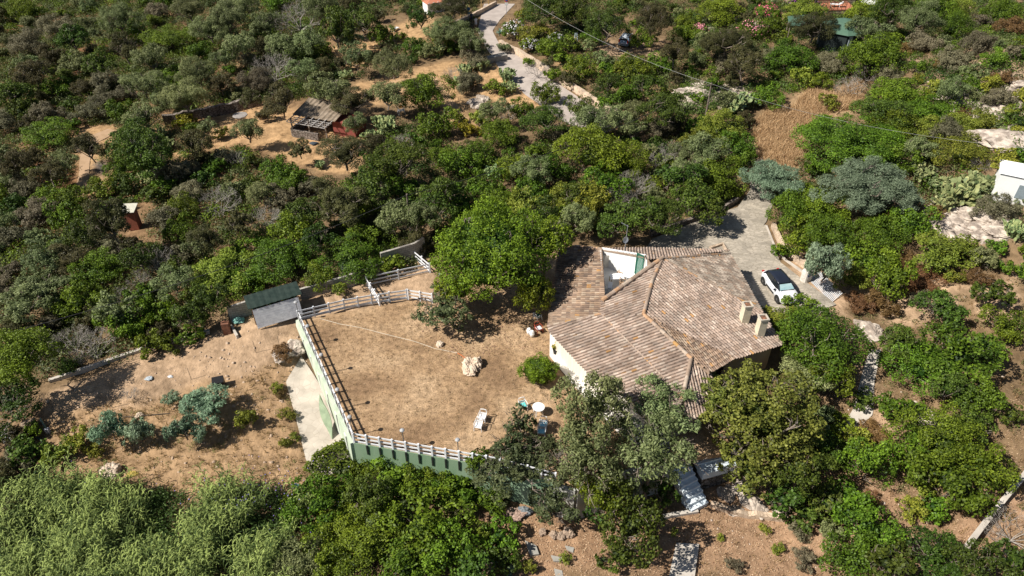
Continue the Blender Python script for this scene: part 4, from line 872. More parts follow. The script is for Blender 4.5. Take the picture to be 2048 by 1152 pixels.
mb = MB(); mb.box((0, 6.3, 3.8), (10, 8, .3)); mb.build('roof', mat('brown_roof', (.3, .17, .11), (.4, .26, .18), 3), r)
gl_ = gh+Vector((.6, .7, .68))
def lounger(label, loc, rz):
    r = empty('sun_lounger', loc, rz, label, 'sun lounger'); mb = MB(); mb.box((.3, 0, .35), (1.2, .6, .06)); mb.box((-.55, 0, .55), (.7, .6, .06), 0, Matrix.Rotation(.6, 3, 'Y')); mb.build('mattress', mat('lounger_cloth', (.68, .68, .68)), r)
    for x in (-.4, .8):
        for y in (-.25, .25): mb = MB(); mb.box((x, y, .16), (.05, .05, .32)); mb.build('leg', PLASTIC, r)
lounger('white sun lounger on the terracotta terrace at the top', gl_, 2.9)
r = empty('parasol', gh+Vector((4.6, -1.2, -.3)), 0, 'white round parasol top beside the terracotta terrace', 'parasol'); mb = MB(); mb.lathe([(1.35, 2.1), (1.3, 2.2), (.7, 2.45), (.05, 2.6)], n=12); mb.build('canopy', PLASTIC, r); mb = MB(); mb.tube([(0, 0, 0), (0, 0, 2.2)], .04); mb.build('pole', STEEL, r)
r = empty('stone_bench', gh+Vector((3.9, -1.6, -.8)), .2, 'cream rounded garden wall end under the parasol', 'wall'); mb = MB(); mb.lathe([(.95, -.6), (.95, 1.0), (.9, 1.1), (.1, 1.12)], n=18); mb.build('drum', mat('cream_render', (.72, .64, .5), (.6, .5, .38), 2), r)
# top centre: white building by the road, posts, signs, people
r = gable_block(G(972, -8), .1, 8, 3, 2.6, .6, mat('pale_blue_wall', (.55, .60, .64), (.62, .66, .7), 2), mat('brown_roof'), 'white_building', 'pale building at the top edge beside the road')
mb = MB(); mb.box((0, -1.52, 1.9), (7.8, .05, .3)); mb.build('fascia', WHITE, r)
r = gable_block(G(868, 22), .5, 3.0, 2.0, 1.6, .3, WR, mat('terracotta'), 'white_building', 'small white walled kiosk left of the road tree'); mb = MB(); [mb.box((-1.2+.8*k, -1.02, .9), (.25, .08, 1.6)) for k in range(4)]; mb.build('pillar', WHITE, r)
YW = mat('yellow_wood', (.46, .32, .13), (.38, .26, .1), 6)
for i, (px, py) in enumerate([(905, 44), (922, 38), (939, 28), (963, 18), (977, 12)]):
    o = None; mb = MB(); mb.tube([(0, 0, 0), (0, 0, 2.2)], .07, 7); o = mb.build('bollard_post', YW); o.location = G(px, py); tag(o, ('leftmost', 'second from left', 'middle', 'second from right', 'rightmost')[i]+' yellow wooden post along the upper road wall', 'post', 'yellow wooden posts along the road')
def sign(px, py, h, label, face, frame, round_=True, extra=None):
    r = empty('road_sign', G(px, py), 0, label, 'road sign'); mb = MB(); mb.tube([(0, 0, 0), (0, 0, h)], .035, 8); mb.build('pole', STEEL, r)
    mb = MB(); mb.lathe([(.30, -.01), (.3, .01), (.01, .011)], n=20); mb.v = [(a, c*1-.05, b+h-.35) for a, b, c in mb.v]; mb.build('sign_face', frame, r)
    mb = MB(); mb.lathe([(.19, -.01), (.19, .012), (.01, .013)], n=20); mb.v = [(a, -c-.065, b+h-.35) for a, b, c in mb.v]; mb.build('sign_disc', face, r)
    if extra: mb = MB(); mb.box((0, -.06, h-.95), (.5, .02, .45)); mb.build('sign_plate', extra, r)
BLU = mat('sign_blue', (.06, .16, .36)); RED = mat('sign_red', (.6, .03, .06)); 
sign(958-20, 47, 2.6, 'grey blue round road sign on pole at left of the road', MATS['sign_blue'], mat('sign_back', (.22, .30, .36)), extra=mat('sign_back'))
sign(1013, 30, 2.7, 'round no parking sign with red rim and white plate beside the road', BLU, RED, extra=WHITE)
# pedestrians
def person(px, py, rz, label, shirt, shorts, skin=(.42, .26, .18), hair=(.06, .04, .03), stride=.25):
    r = empty('person', G(px, py)+Vector((0, 0, .06)), rz, label, 'person')
    J = [(0,0,.98),(0,0,1.12),(0,.01,1.3),(0,0,1.44),(0,0,1.52),(0,-.01,1.64),(0,-.01,1.74),
         (.09,0,.9),(.1,-stride*.5,.5),(.1,-stride*.35,.08),(.1,-stride*.35-.14,.03),(-.09,0,.9),(-.1,stride*.35,.5),(-.1,stride*.8,.12),(-.1,stride*.8-.12,.04),
         (.18,0,1.42),(.23,.06,1.14),(.24,-.06,.92),(-.18,0,1.42),(-.23,-.05,1.14),(-.24,-.16,.94)]
    Eg = [(0,1),(1,2),(2,3),(3,4),(4,5),(5,6),(0,7),(7,8),(8,9),(9,10),(0,11),(11,12),(12,13),(13,14),(3,15),(15,16),(16,17),(3,18),(18,19),(19,20)]
    R_ = [.15,.13,.15,.12,.055,.10,.07,.09,.06,.042,.04,.09,.06,.042,.04,.06,.042,.03,.06,.042,.03]
    hands = []
    for si, b in ((1, 17), (-1, 20)):
        bp = Vector(J[b])
        k0 = len(J); J.append(tuple(bp+Vector((0, -.01, -.07)))); Eg.append((b, k0)); R_.append(.034)
        for f in range(4): J.append(tuple(bp+Vector((0, -.035+.022*f, -.16+abs(f-1.3)*.008)))); Eg.append((k0, len(J)-1)); R_.append(.009)
        J.append(tuple(bp+Vector((-.03*si, -.06, -.1)))); Eg.append((k0, len(J)-1)); R_.append(.01)
    me = bpy.data.meshes.new('body'); me.from_pydata(J, Eg, []); o = link('body', me, r, (mat('skin_%d' % (skin[0]*100), skin, None, 5, .5),))
    sk = o.modifiers.new('skin', 'SKIN'); sk.use_smooth_shade = True
    for v, rr in zip(me.skin_vertices[0].data, R_): v.radius = (rr, rr*.85)
    me.skin_vertices[0].data[0].use_root = True; ss = o.modifiers.new('sub', 'SUBSURF'); ss.levels = 2; ss.render_levels = 2
    mb = MB(); mb.lathe([(.17, .98), (.175, 1.1), (.19, 1.3), (.2, 1.42), (.12, 1.49), (.07, 1.5)], n=14); mb.v = [(a, b*.75, c) for a, b, c in mb.v]
    for s in (-1, 1): mb.tube([(s*.17, 0, 1.42), (s*.235, .02*s, 1.2)], [.075, .07], 8)
    mb.build('shirt', shirt, r, True)
    mb = MB(); mb.lathe([(.175, .8), (.185, .9), (.17, 1.0)], n=14); mb.v = [(a, b*.8, c) for a, b, c in mb.v]
    mb.tube([(.09, 0, .88), (.1, -stride*.35, .58)], [.1, .095], 8); mb.tube([(-.09, 0, .88), (-.1, stride*.25, .58)], [.1, .095], 8); mb.build('shorts', shorts, r, True)
    mb = MB(); mb.lathe([(.02, 1.83), (.085, 1.8), (.115, 1.73), (.11, 1.66), (.08, 1.6)], (0, .02, 0), 12); mb.build('hair', mat('hair_%d' % (hair[0]*100), hair), r, True)
    mb = MB()
    for s in (-1, 1): mb.lathe([(.001, -.012), (.012, 0), (.001, .012)], (s*.035, -.105, 1.69), 6); mb.lathe([(.004, -.03), (.016, 0), (.004, .03)], (s*.105, .0, 1.67), 6)
    mb.lathe([(.012, -.02), (.006, .02)], (0, -.115, 1.655), 6); mb.box((0, -.105, 1.61), (.04, .01, .008)); mb.build('face', mat('face_dark', (.15, .07, .05)), r)
    mb = MB()
    for x, y in ((.1, -stride*.35-.06), (-.1, stride*.8-.05)): mb.box((x, y, .035), (.09, .26, .07))
    mb.build('shoes', mat('yellow_shoe', (.5, .4, .1)), r, bevel=.02)
person(952, 57, .3, 'person in white shirt and white shorts walking down the road', mat('white_shirt', (.75, .72, .74)), mat('white_shorts', (.62, .64, .70)))
person(943, 47, .4, 'person in dark clothes walking beside the stone road wall', mat('dark_shirt', (.07, .09, .13)), mat('dark_shorts', (.05, .05, .07)))
# stone clearing: hut, tables
gq = G(642, 262); r = empty('rustic_hut', gq, -.35, 'rustic open hut with mossy tiled roof and red side wall in the clearing', 'hut'); mb = MB()
mb.box((0, 2.3, 1.0), (5.2, .25, 2.4)); mb.box((-2.5, 0, .4), (.3, 4.6, 1.2)); mb.box((-.6, -2.3, .35), (3.6, .3, 1.1)); mb.build('wall', DRYSTONE, r)
mb = MB(); mb.box((3.6, .9, .85), (3.0, 2.6, 2.0)); mb.build('side_wall', mat('oxblood', (.27, .075, .055), (.22, .06, .05), 3), r)
for x in (-2.4, 0, 2.3): mb = MB(); mb.box((x, -2.2, 1.1), (.14, .14, 2.4)); mb.build('post', BARK, r)
mb = MB(); vs = []
for i in range(30):
    for j in range(8): vs.append((-2.9+i*.2, -1.0+j*.55, 2.15+j*.08+.05*math.cos(i*2.2)))
mb.add(vs, [(i*8+j, i*8+8+j, i*8+9+j, i*8+j+1) for i in range(29) for j in range(7)]); o = mb.build('roof', mat('mossy_tile', (.30, .24, .18), (.17, .13, .09), 1.6, .9, .03), r); s = o.modifiers.new('s', 'SOLIDIFY'); s.thickness = .08
mb = MB(); [mb.bar((-2.6, -2.7+k*.45, 2.0), (2.6, -2.7+k*.45, 2.0), .08) for k in range(4)]; [mb.bar((x, -2.8, 2.1), (x, -1, 2.2), .08) for x in np.linspace(-2.6, 2.6, 7)]; mb.build('pergola', mat('grey_wood', (.42, .40, .38), (.3, .28, .26), 5), r)
r = empty('stone_table', G(484, 246), .2, 'mushroom like stone table on a single pillar in the clearing', 'table'); mb = MB(); mb.lathe([(.9, 1.0), (.95, 1.06), (.9, 1.12), (.1, 1.14)], n=9); mb.build('tabletop', mat('grey_stone', (.34, .31, .29), (.24, .22, .2), 4), r); mb = MB(); mb.tube([(0, 0, -.1), (0, 0, 1.05)], [.2, .16], 8); mb.build('pillar', MATS['grey_stone'], r)
r = empty('stone_basin', G(522, 238), -.2, 'squat stone basin table right of the mushroom table', 'table'); mb = MB(); mb.lathe([(.3, 0), (.35, .4), (.6, .6), (.6, .68), (.4, .66), (.1, .62)], n=8); mb.build('bowl', mat('tan_stone', (.45, .36, .28)), r)
scrap(628, 288, .45, (.06, .08, .1), 'dark metal tub lying in front of the rustic hut', 'metal_tub')
r = empty('white_stand', G(803, 228), .4, 'small white frame stand with orange top under the bushy trees', 'stand'); mb = MB(); [mb.tube([(x, y, 0), (x*.8, y*.8, 1)], .04, 6) for x in (-.4, .4) for y in (-.3, .3)]; mb.box((0, 0, .5), (.8, .6, .05)); mb.build('frame', PLASTIC, r); mb = MB(); mb.box((0, 0, 1.02), (.5, .5, .12)); mb.build('top', mat('orange_top', (.6, .25, .05)), r)
lounger('white lounger under the trees left of the upper round tree', G(789, 62), 1.0)
r = empty('picket_fence', G(1040, 52), 0, 'short dark wooden picket fence behind the white flowering bush', 'fence'); mb = MB(); [mb.box((x, 0, .6), (.09, .04, 1.2)) for x in np.linspace(-1.6, 1.6, 12)]; mb.build('picket', mat('dark_picket', (.12, .08, .06)), r); mb = MB(); mb.box((0, .05, .9), (3.4, .05, .08)); mb.box((0, .05, .3), (3.4, .05, .08)); mb.build('rail', MATS['dark_picket'], r)
r = empty('ladder_chair', G(1152, 86), .2, 'small pale blue folding ladder standing between bushes', 'ladder'); mb = MB(); [mb.bar((s*.3, 0, 0), (s*.12, .25, 1.4), .06) for s in (-1, 1)]; [mb.bar((-.25+k*.03, .05+k*.05, .3*k+.2), (.25-k*.03, .05+k*.05, .3*k+.2), .05) for k in range(4)]; mb.build('frame', mat('pale_blue', (.55, .65, .75)), r)
# bicycle by the paddock fence
r = empty('bicycle', P(845, 612, 0), -.15, 'old dark bicycle leaning on the short white fence', 'bicycle'); bm_ = mat('bike_black', (.03, .03, .035), None, 4, .4)
for x in (-.5, .5):
    mb = MB(); mb.tube([(x+.32*math.cos(a), -.05, .33+.32*math.sin(a)) for a in np.linspace(0, 2*math.pi, 21)], .018, 5, False); mb.build('wheel', bm_, r)
mb = MB(); [mb.bar(a, b, .03) for a, b in (((-.5, -.05, .33), (-.1, -.05, .32)), ((-.1, -.05, .32), (-.2, -.05, .8)), ((-.2, -.05, .75), (.35, -.05, .78)), ((-.1, -.05, .32), (.35, -.05, .78)), ((.35, -.05, .9), (.5, -.05, .33)), ((-.5, -.05, .33), (-.2, -.05, .75)))]; mb.build('frame', bm_, r)
mb = MB(); mb.bar((.35, -.3, .95), (.35, .2, .95), .03); mb.build('handlebar', bm_, r); mb = MB(); mb.box((-.2, -.05, .84), (.24, .12, .05)); mb.build('saddle', bm_, r)
# ================================================================== VEGETATION
# kind: dark, light colours, leaf size, aspect(len/width), coverage, vertical semiaxis ratio, blob r range, core, blobs, form
K = {
 'mastic':  dict(d=(.022,.048,.005), l=(.20,.29,.020), lw=.092, as_=.6, cov=1.15, V=.78, br=(.16,.30), core=.66, nb=46, words='bright green leafy', noun='bush'),
 'holm':    dict(d=(.014,.032,.005), l=(.12,.18,.022), lw=.10, as_=.6, cov=1.15, V=.85, br=(.15,.27), core=.66, nb=50, words='dark green dense', noun='tree'),
 'olive':   dict(d=(.052,.075,.022), l=(.30,.34,.14), lw=.092, as_=.4, cov=1.3, V=.85, br=(.14,.27), core=.55, nb=52, words='grey green', noun='tree'),
 'lime':    dict(d=(.055,.085,.010), l=(.33,.36,.045), lw=.10, as_=.5, cov=1.1, V=.8, br=(.15,.28), core=.62, nb=50, words='pale yellow green', noun='shrub'),
 'carob':   dict(d=(.026,.048,.006), l=(.29,.325,.06), lw=.115, as_=.65, cov=1.05, V=.8, br=(.10,.17), core=.7, nb=110, words='yellow green clumpy', noun='tree'),
 'bigtree': dict(d=(.032,.065,.004), l=(.27,.36,.022), lw=.09, as_=.55, cov=1.0, V=.72, br=(.13,.21), core=.72, nb=90, words='broad bright green', noun='tree'),
 'juniper': dict(d=(.036,.036,.014), l=(.135,.125,.045), lw=.09, as_=.3, cov=1.3, V=1.05, br=(.14,.26), core=.62, nb=50, words='dark brownish green', noun='juniper'),
 'eucalypt':dict(d=(.07,.115,.065), l=(.36,.48,.30), lw=.14, as_=.22, cov=1.5, V=.8, br=(.16,.30), core=.30, nb=34, words='blue green feathery', noun='tree'),
 'grey':    dict(d=(.095,.085,.048), l=(.27,.245,.145), lw=.11, as_=.25, cov=1.1, V=.75, br=(.16,.3), core=.4, nb=36, words='grey brown half bare', noun='shrub'),
 'rust':    dict(d=(.10,.055,.02), l=(.27,.165,.065), lw=.09, as_=.25, cov=1.2, V=.5, br=(.16,.3), core=.5, nb=30, words='low rusty brown', noun='shrub'),
 'round':   dict(d=(.040,.075,.004), l=(.24,.36,.018), lw=.085, as_=.35, cov=1.2, V=.85, br=(.14,.24), core=.5, nb=60, words='round bright green', noun='bush'),
 'sparse':  dict(d=(.030,.042,.018), l=(.13,.155,.06), lw=.11, as_=.55, cov=.85, V=.95, br=(.08,.17), core=.45, nb=75, words='dark grey green open branched', noun='tree'),
 'yellow':  dict(d=(.12,.12,.01), l=(.42,.36,.03), lw=.11, as_=.5, cov=1.0, V=.8, br=(.15,.28), core=.5, nb=30, words='yellow leaved', noun='shrub'),
}
VR = np.random.RandomState(11)
def unit(n, rs): v = rs.normal(size=(n, 3)); return v/np.linalg.norm(v, axis=1)[:, None]
def crown_data(k, R, seed):
    """foliage of a crown of nominal radius R, unit scaled; returns V, F, v"""
    q = K[k]; rs = np.random.RandomState(seed); Vr = q['V']
    nl = int(min(15, max(5, 6+R*1.6))) if k not in ('carob', 'bigtree') else 17 if k == 'carob' else 26
    ld = unit(nl*6, rs); ld = ld[ld[:, 2] > -.30]; keep = [0]
    for c in range(1, len(ld)):
        if len(keep) < nl and (np.linalg.norm(ld[keep]-ld[c], axis=1) > 1.15/math.sqrt(nl/6)).all(): keep.append(c)
    ld = ld[keep]; nl = len(ld)
    lc = ld*(rs.uniform(.38, .66, nl)+.06*np.sin(ld[:, 0]*4+seed))[:, None]*np.array((1, 1, Vr)); lr = rs.uniform(.33, .48, nl)*(1.25 if nl < 8 else 1.05)
    if k == 'bigtree': lc = ld*rs.uniform(.54, .64, len(ld))[:, None]*np.array((1, 1, Vr)); lr = rs.uniform(.36, .42, len(ld))
    if k == 'round': lc = ld*.33*np.array((1, 1, Vr)); lr = np.full(nl, .55)
    lc = np.vstack([lc, [[0, 0, .15*Vr]]]); lr = np.append(lr, .42); nl += 1
    per = max(5, int(q['nb']*1.5*min(1.35, max(.5, R/2.6))/nl)); li = np.repeat(np.arange(nl), per); nb = len(li)
    dirs = unit(nb, rs); out = lc[li]/(np.linalg.norm(lc[li], axis=1)[:, None]+1e-6); fl = (dirs*out).sum(1) < -.15; dirs[fl] *= -1
    dirs[:, 2] = np.where(dirs[:, 2] < -.55, -dirs[:, 2], dirs[:, 2])
    bc = lc[li]+dirs*(lr[li]*rs.uniform(.62, .98, nb))[:, None]*np.array((1, 1, .9)); br = rs.uniform(q['br'][0], q['br'][1], nb)*.66*min(1.3, max(.85, 1.6/R**.3))
    lw = q['lw']*max(1, (R/3)**.25)/R
    tot = int(min(68000, q['cov']*6.6/(lw*lw*q['as_']*1.6)))
    wts = br**2; wts /= wts.sum(); idx = rs.choice(nb, tot, p=wts)
    d = unit(tot, rs); bd = dirs[idx]; dot = (d*bd).sum(1); flip = dot < -.25; d[flip] *= -1
    lump = 1+.22*np.sin(d[:, 0]*7+idx)*np.sin(d[:, 1]*6+idx*2)
    pos = bc[idx]+d*(br[idx]*rs.uniform(.6, 1.12, tot)*lump)[:, None]*np.array((1, 1, .85))
    nrm = d*.75+unit(tot, rs)*.75+np.array((0, 0, .25)); nrm /= np.linalg.norm(nrm, axis=1)[:, None]
    t = np.cross(nrm, unit(tot, rs)); t /= np.linalg.norm(t, axis=1)[:, None]+1e-9
    if k == 'eucalypt': t[:, 2] -= .5; t /= np.linalg.norm(t, axis=1)[:, None]
    b = np.cross(nrm, t); s = lw*rs.uniform(.7, 1.35, tot); Lh = (s*.8)[:, None]; Wh = (s*.8*q['as_'])[:, None]
    P4 = np.stack([pos-t*Lh, pos-b*Wh+t*Lh*.1, pos+t*Lh, pos+b*Wh+t*Lh*.1], 1)
    bv = rs.rand(nb)
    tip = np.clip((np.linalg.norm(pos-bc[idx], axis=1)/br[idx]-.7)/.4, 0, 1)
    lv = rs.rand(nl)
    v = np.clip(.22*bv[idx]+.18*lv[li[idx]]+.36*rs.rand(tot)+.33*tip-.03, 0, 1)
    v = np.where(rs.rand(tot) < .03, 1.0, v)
    V = P4.reshape(-1, 3); F = np.arange(tot*4).reshape(-1, 4); vv = np.repeat(v, 4)
    nf_ = int(tot*(.55 if k == 'bigtree' else .30)); fd = unit(nf_, rs); fi = rs.randint(0, nl, nf_)
    fp = lc[fi]+fd*(lr[fi]*rs.uniform(.45, .80, nf_))[:, None]; n2 = fd+unit(nf_, rs)*.7; t2 = np.cross(n2, unit(nf_, rs)); t2 /= np.linalg.norm(t2, axis=1)[:, None]+1e-9; b2 = np.cross(n2, t2); b2 /= np.linalg.norm(b2, axis=1)[:, None]+1e-9
    L2_ = lw*.95; W2_ = lw*.95*max(.45, q['as_'])
    V = np.vstack([V, np.stack([fp-t2*L2_, fp-b2*W2_, fp+t2*L2_, fp+b2*W2_], 1).reshape(-1, 3)]); F = np.arange(len(V)).reshape(-1, 4); vv = np.concatenate([vv, np.repeat(rs.rand(nf_)*.45, 4)])
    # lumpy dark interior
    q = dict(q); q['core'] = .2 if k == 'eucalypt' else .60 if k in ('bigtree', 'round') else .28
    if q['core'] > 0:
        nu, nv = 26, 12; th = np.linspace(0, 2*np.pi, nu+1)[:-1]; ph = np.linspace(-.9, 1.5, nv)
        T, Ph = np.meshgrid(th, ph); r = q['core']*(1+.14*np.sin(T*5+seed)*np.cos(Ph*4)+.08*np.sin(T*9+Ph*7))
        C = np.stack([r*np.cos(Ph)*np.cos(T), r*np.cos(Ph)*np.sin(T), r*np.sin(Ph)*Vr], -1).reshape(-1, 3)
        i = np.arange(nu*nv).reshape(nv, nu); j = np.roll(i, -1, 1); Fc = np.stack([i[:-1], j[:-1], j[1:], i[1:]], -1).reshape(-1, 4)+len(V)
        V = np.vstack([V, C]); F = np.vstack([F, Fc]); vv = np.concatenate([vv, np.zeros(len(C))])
    return V, F, vv
def branch_quads(segs):
    """list of (a, b, ra, rb) -> verts, quads (3-sided tubes)"""
    V = []; F = []
    for a, b, ra, rb in segs:
        a = np.array(a, float); b = np.array(b, float); d = b-a; L = np.linalg.norm(d); 
        if L < 1e-6: continue
        d /= L; u = np.array((0, 0, 1.)) if abs(d[2]) < .9 else np.array((1., 0, 0)); x = np.cross(d, u); x /= np.linalg.norm(x); y = np.cross(d, x); n = len(V); m = 5 if ra > .03 else 3
        for p, r in ((a, ra), (b, rb)):
            for k in range(m): t = 2*math.pi*k/m; V.append(p+(x*math.cos(t)+y*math.sin(t))*r)
        for k in range(m): F.append((n+k, n+(k+1) % m, n+m+(k+1) % m, n+m+k))
    return np.array(V), np.array(F)
def grow(rs, p, d, L, r, depth, segs, spread=.6, kids=3, up=.1):
    q = np.array(p, float); dd = np.array(d, float)
    for i in range(2):
        dd = dd+rs.normal(size=3)*.16; dd[2] += up*.3; dd /= np.linalg.norm(dd); e = q+dd*L/2; segs.append((q, e, r*(1-.25*i), r*(1-.25*(i+1)))); q = e
    if depth > 0:
        for _ in range(kids):
            nd = dd+rs.normal(size=3)*spread; nd[2] += up; nd /= np.linalg.norm(nd); grow(rs, q, nd, L*rs.uniform(.6, .85), r*.6, depth-1, segs, spread, kids, up)
_cache = {}
def trunk_me(k, R, seed, low):
    """trunk and limbs in unit crown space (crown centre origin), base at z=-low"""
    key = ('t', k, R, seed, low)
    if key in _cache: return _cache[key]
    rs = np.random.RandomState(seed+77); segs = []; V = K[k]['V']
    base = np.array((rs.uniform(-.1, .1), rs.uniform(-.1, .1), -low)); fork = np.array((rs.uniform(-.08, .08), rs.uniform(-.08, .08), -min(low*.45, .5))); r0 = max(.035, .055)
    segs.append((base-np.array((0, 0, .15)), base+(fork-base)*.15, r0*1.7, r0*1.1)); segs.append((base+(fork-base)*.15, fork, r0*1.1, r0*.85))
    for i in range(6):
        a = i*1.05+rs.rand()*.6; d = np.array((math.cos(a)*.8, math.sin(a)*.8, .75*V)); grow(rs, fork, d/np.linalg.norm(d), .62, r0*.6, 2, segs, .45, 3, .12)
    Vv, F = branch_quads(segs); rad = np.linalg.norm(Vv/np.array((1, 1, V)), axis=1); f = np.where(rad > .80, .80/rad, 1); Vv = Vv*f[:, None] if low < 1.6 else Vv
    me = quadmesh('trunk', Vv, F); me.materials.append(BARK); _cache[key] = me; return me
def crown_me(k, R, seed):
    key = (k, R, seed)
    if key in _cache: return _cache[key]
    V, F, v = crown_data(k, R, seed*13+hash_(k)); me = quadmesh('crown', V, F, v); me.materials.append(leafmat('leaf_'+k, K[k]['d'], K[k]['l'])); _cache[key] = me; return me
def hash_(s): return sum(ord(c)*(i+1) for i, c in enumerate(s)) % 1000
def bush_me(k, R, seed):
    """foliage plus stems in one mesh"""
    key = ('b', k, R, seed)
    if key in _cache: return _cache[key]
    V, F, v = crown_data(k, R, seed*17+hash_(k)); rs = np.random.RandomState(seed); segs = []
    for i in range(5): a = i*1.3; d = np.array((math.cos(a)*.5, math.sin(a)*.5, .8)); grow(rs, (0, 0, -K[k]['V']*.85), d/np.linalg.norm(d), .55, .03, 1, segs, .5, 3, .1)
    V2, F2 = branch_quads(segs); n = len(V); mi = np.concatenate([np.zeros(len(F), int), np.ones(len(F2), int)])
    me = quadmesh('bush', np.vstack([V, V2]), np.vstack([F, F2+n]), np.concatenate([v, np.zeros(len(V2))]), mi=mi)
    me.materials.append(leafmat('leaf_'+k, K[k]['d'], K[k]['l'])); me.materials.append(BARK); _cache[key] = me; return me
def dead_me(seed, R):
    key = ('dead', seed, R)
    if key in _cache: return _cache[key]
    rs = np.random.RandomState(seed+5); segs = []
    for i in range(11): a = i*.6+rs.rand(); e = rs.uniform(.25, 1.1); d = np.array((math.cos(a)*math.cos(e), math.sin(a)*math.cos(e), math.sin(e))); grow(rs, (0, 0, -.5), d, .5, .022, 4, segs, .42, 3, .10)
    V, F = branch_quads(segs); V *= np.clip(1.02/np.maximum(np.linalg.norm(V, axis=1), 1e-6), 0, 1)[:, None]*.98
    me = quadmesh('dead', V, F); me.materials.append(mat('dead_twigs', (.40, .37, .33), (.27, .24, .21), 3, .9)); _cache[key] = me; return me
def pear_me(seed):
    key = ('pear', seed)
    if key in _cache: return _cache[key]
    rs = np.random.RandomState(seed+9); V = []; F = []; at = []
    def pad(p, d, face, s, depth):
        d = d/np.linalg.norm(d); x = np.cross(d, face); x /= np.linalg.norm(x)+1e-9; nn = np.cross(x, d); n0 = len(V); m = 9; val = rs.rand()
        for off in (-1, 1):
            for k in range(m): t = 2*math.pi*k/m; V.append(p+d*(s*(1+math.cos(t))*.5)+x*(s*.36*math.sin(t))+nn*off*s*.05); at.append(val)
        for k in range(m): F.append((n0+k, n0+(k+1) % m, n0+m+(k+1) % m, n0+m+k))
        for o in (0, m):
            c = len(V); V.append(p+d*s*.5+nn*(s*.09*(1 if o else -1))); at.append(val)
            for k in range(0, m): F.append((n0+o+k, n0+o+(k+1) % m, c, c))
        if depth:
            for _ in range(rs.randint(2, 4)):
                nd = d+rs.normal(size=3)*.55; nd[2] += .3; pad(p+d*s*.92+x*rs.uniform(-.2, .2)*s, nd, unit(1, rs)[0], s*rs.uniform(.8, 1.0), depth-1)
    for i in range(9):
        a = i*.8; rr = rs.uniform(.05, .55); pad(np.array((rr*math.cos(a), rr*math.sin(a), -.55)), np.array((math.cos(a)*.4, math.sin(a)*.4, 1.)), unit(1, rs)[0], .34, 3)
    V = np.array(V); me = bpy.data.meshes.new('pear'); me.from_pydata([tuple(v) for v in V], [], [f if f[2] != f[3] else f[:3] for f in map(tuple, F)])
    a = me.attributes.new('v', 'FLOAT', 'POINT'); a.data.foreach_set('value', np.array(at, 'f')); me.materials.append(leafmat('leaf_pear', (.09, .15, .06), (.36, .40, .17), trans=.05)); me.update(); _cache[key] = me; return me
def agave_me(seed):
    key = ('agave', seed)
    if key in _cache: return _cache[key]
    rs = np.random.RandomState(seed); mb = MB()
    for i in range(34):
        a = rs.rand()*6.28; e = rs.uniform(.2, 1.3); d = Vector((math.cos(a)*math.cos(e), math.sin(a)*math.cos(e), math.sin(e))); s = Vector((-math.sin(a), math.cos(a), 0)); p0 = Vector((0, 0, -.5)); L = rs.uniform(.8, 1.1)
        vs = []
        for t, w_ in ((0, .05), (.4, .075), (.8, .045), (1, .004)): p = p0+d*L*t-Vector((0, 0, .18*t*t)); vs += [p-s*w_, p+s*w_]
        mb.add(vs, [(0, 1, 3, 2), (2, 3, 5, 4), (4, 5, 7, 6)])
    me = mb.mesh('agave'); a = me.attributes.new('v', 'FLOAT', 'POINT'); a.data.foreach_set('value', rs.rand(len(me.vertices)).astype('f')); me.materials.append(leafmat('leaf_agave', (.10, .17, .13), (.22, .32, .26))); _cache[key] = me; return me
PLANTS = []
FLW = {}
def flower_mat(nm, c): return mat('petal_'+nm, c, tuple(v*.75 for v in c), 5, .7)
SZ = [(0, 1.0), (1.5, 1.8), (2.6, 3.0), (4.2, 5.0)]
_cnt = [0]
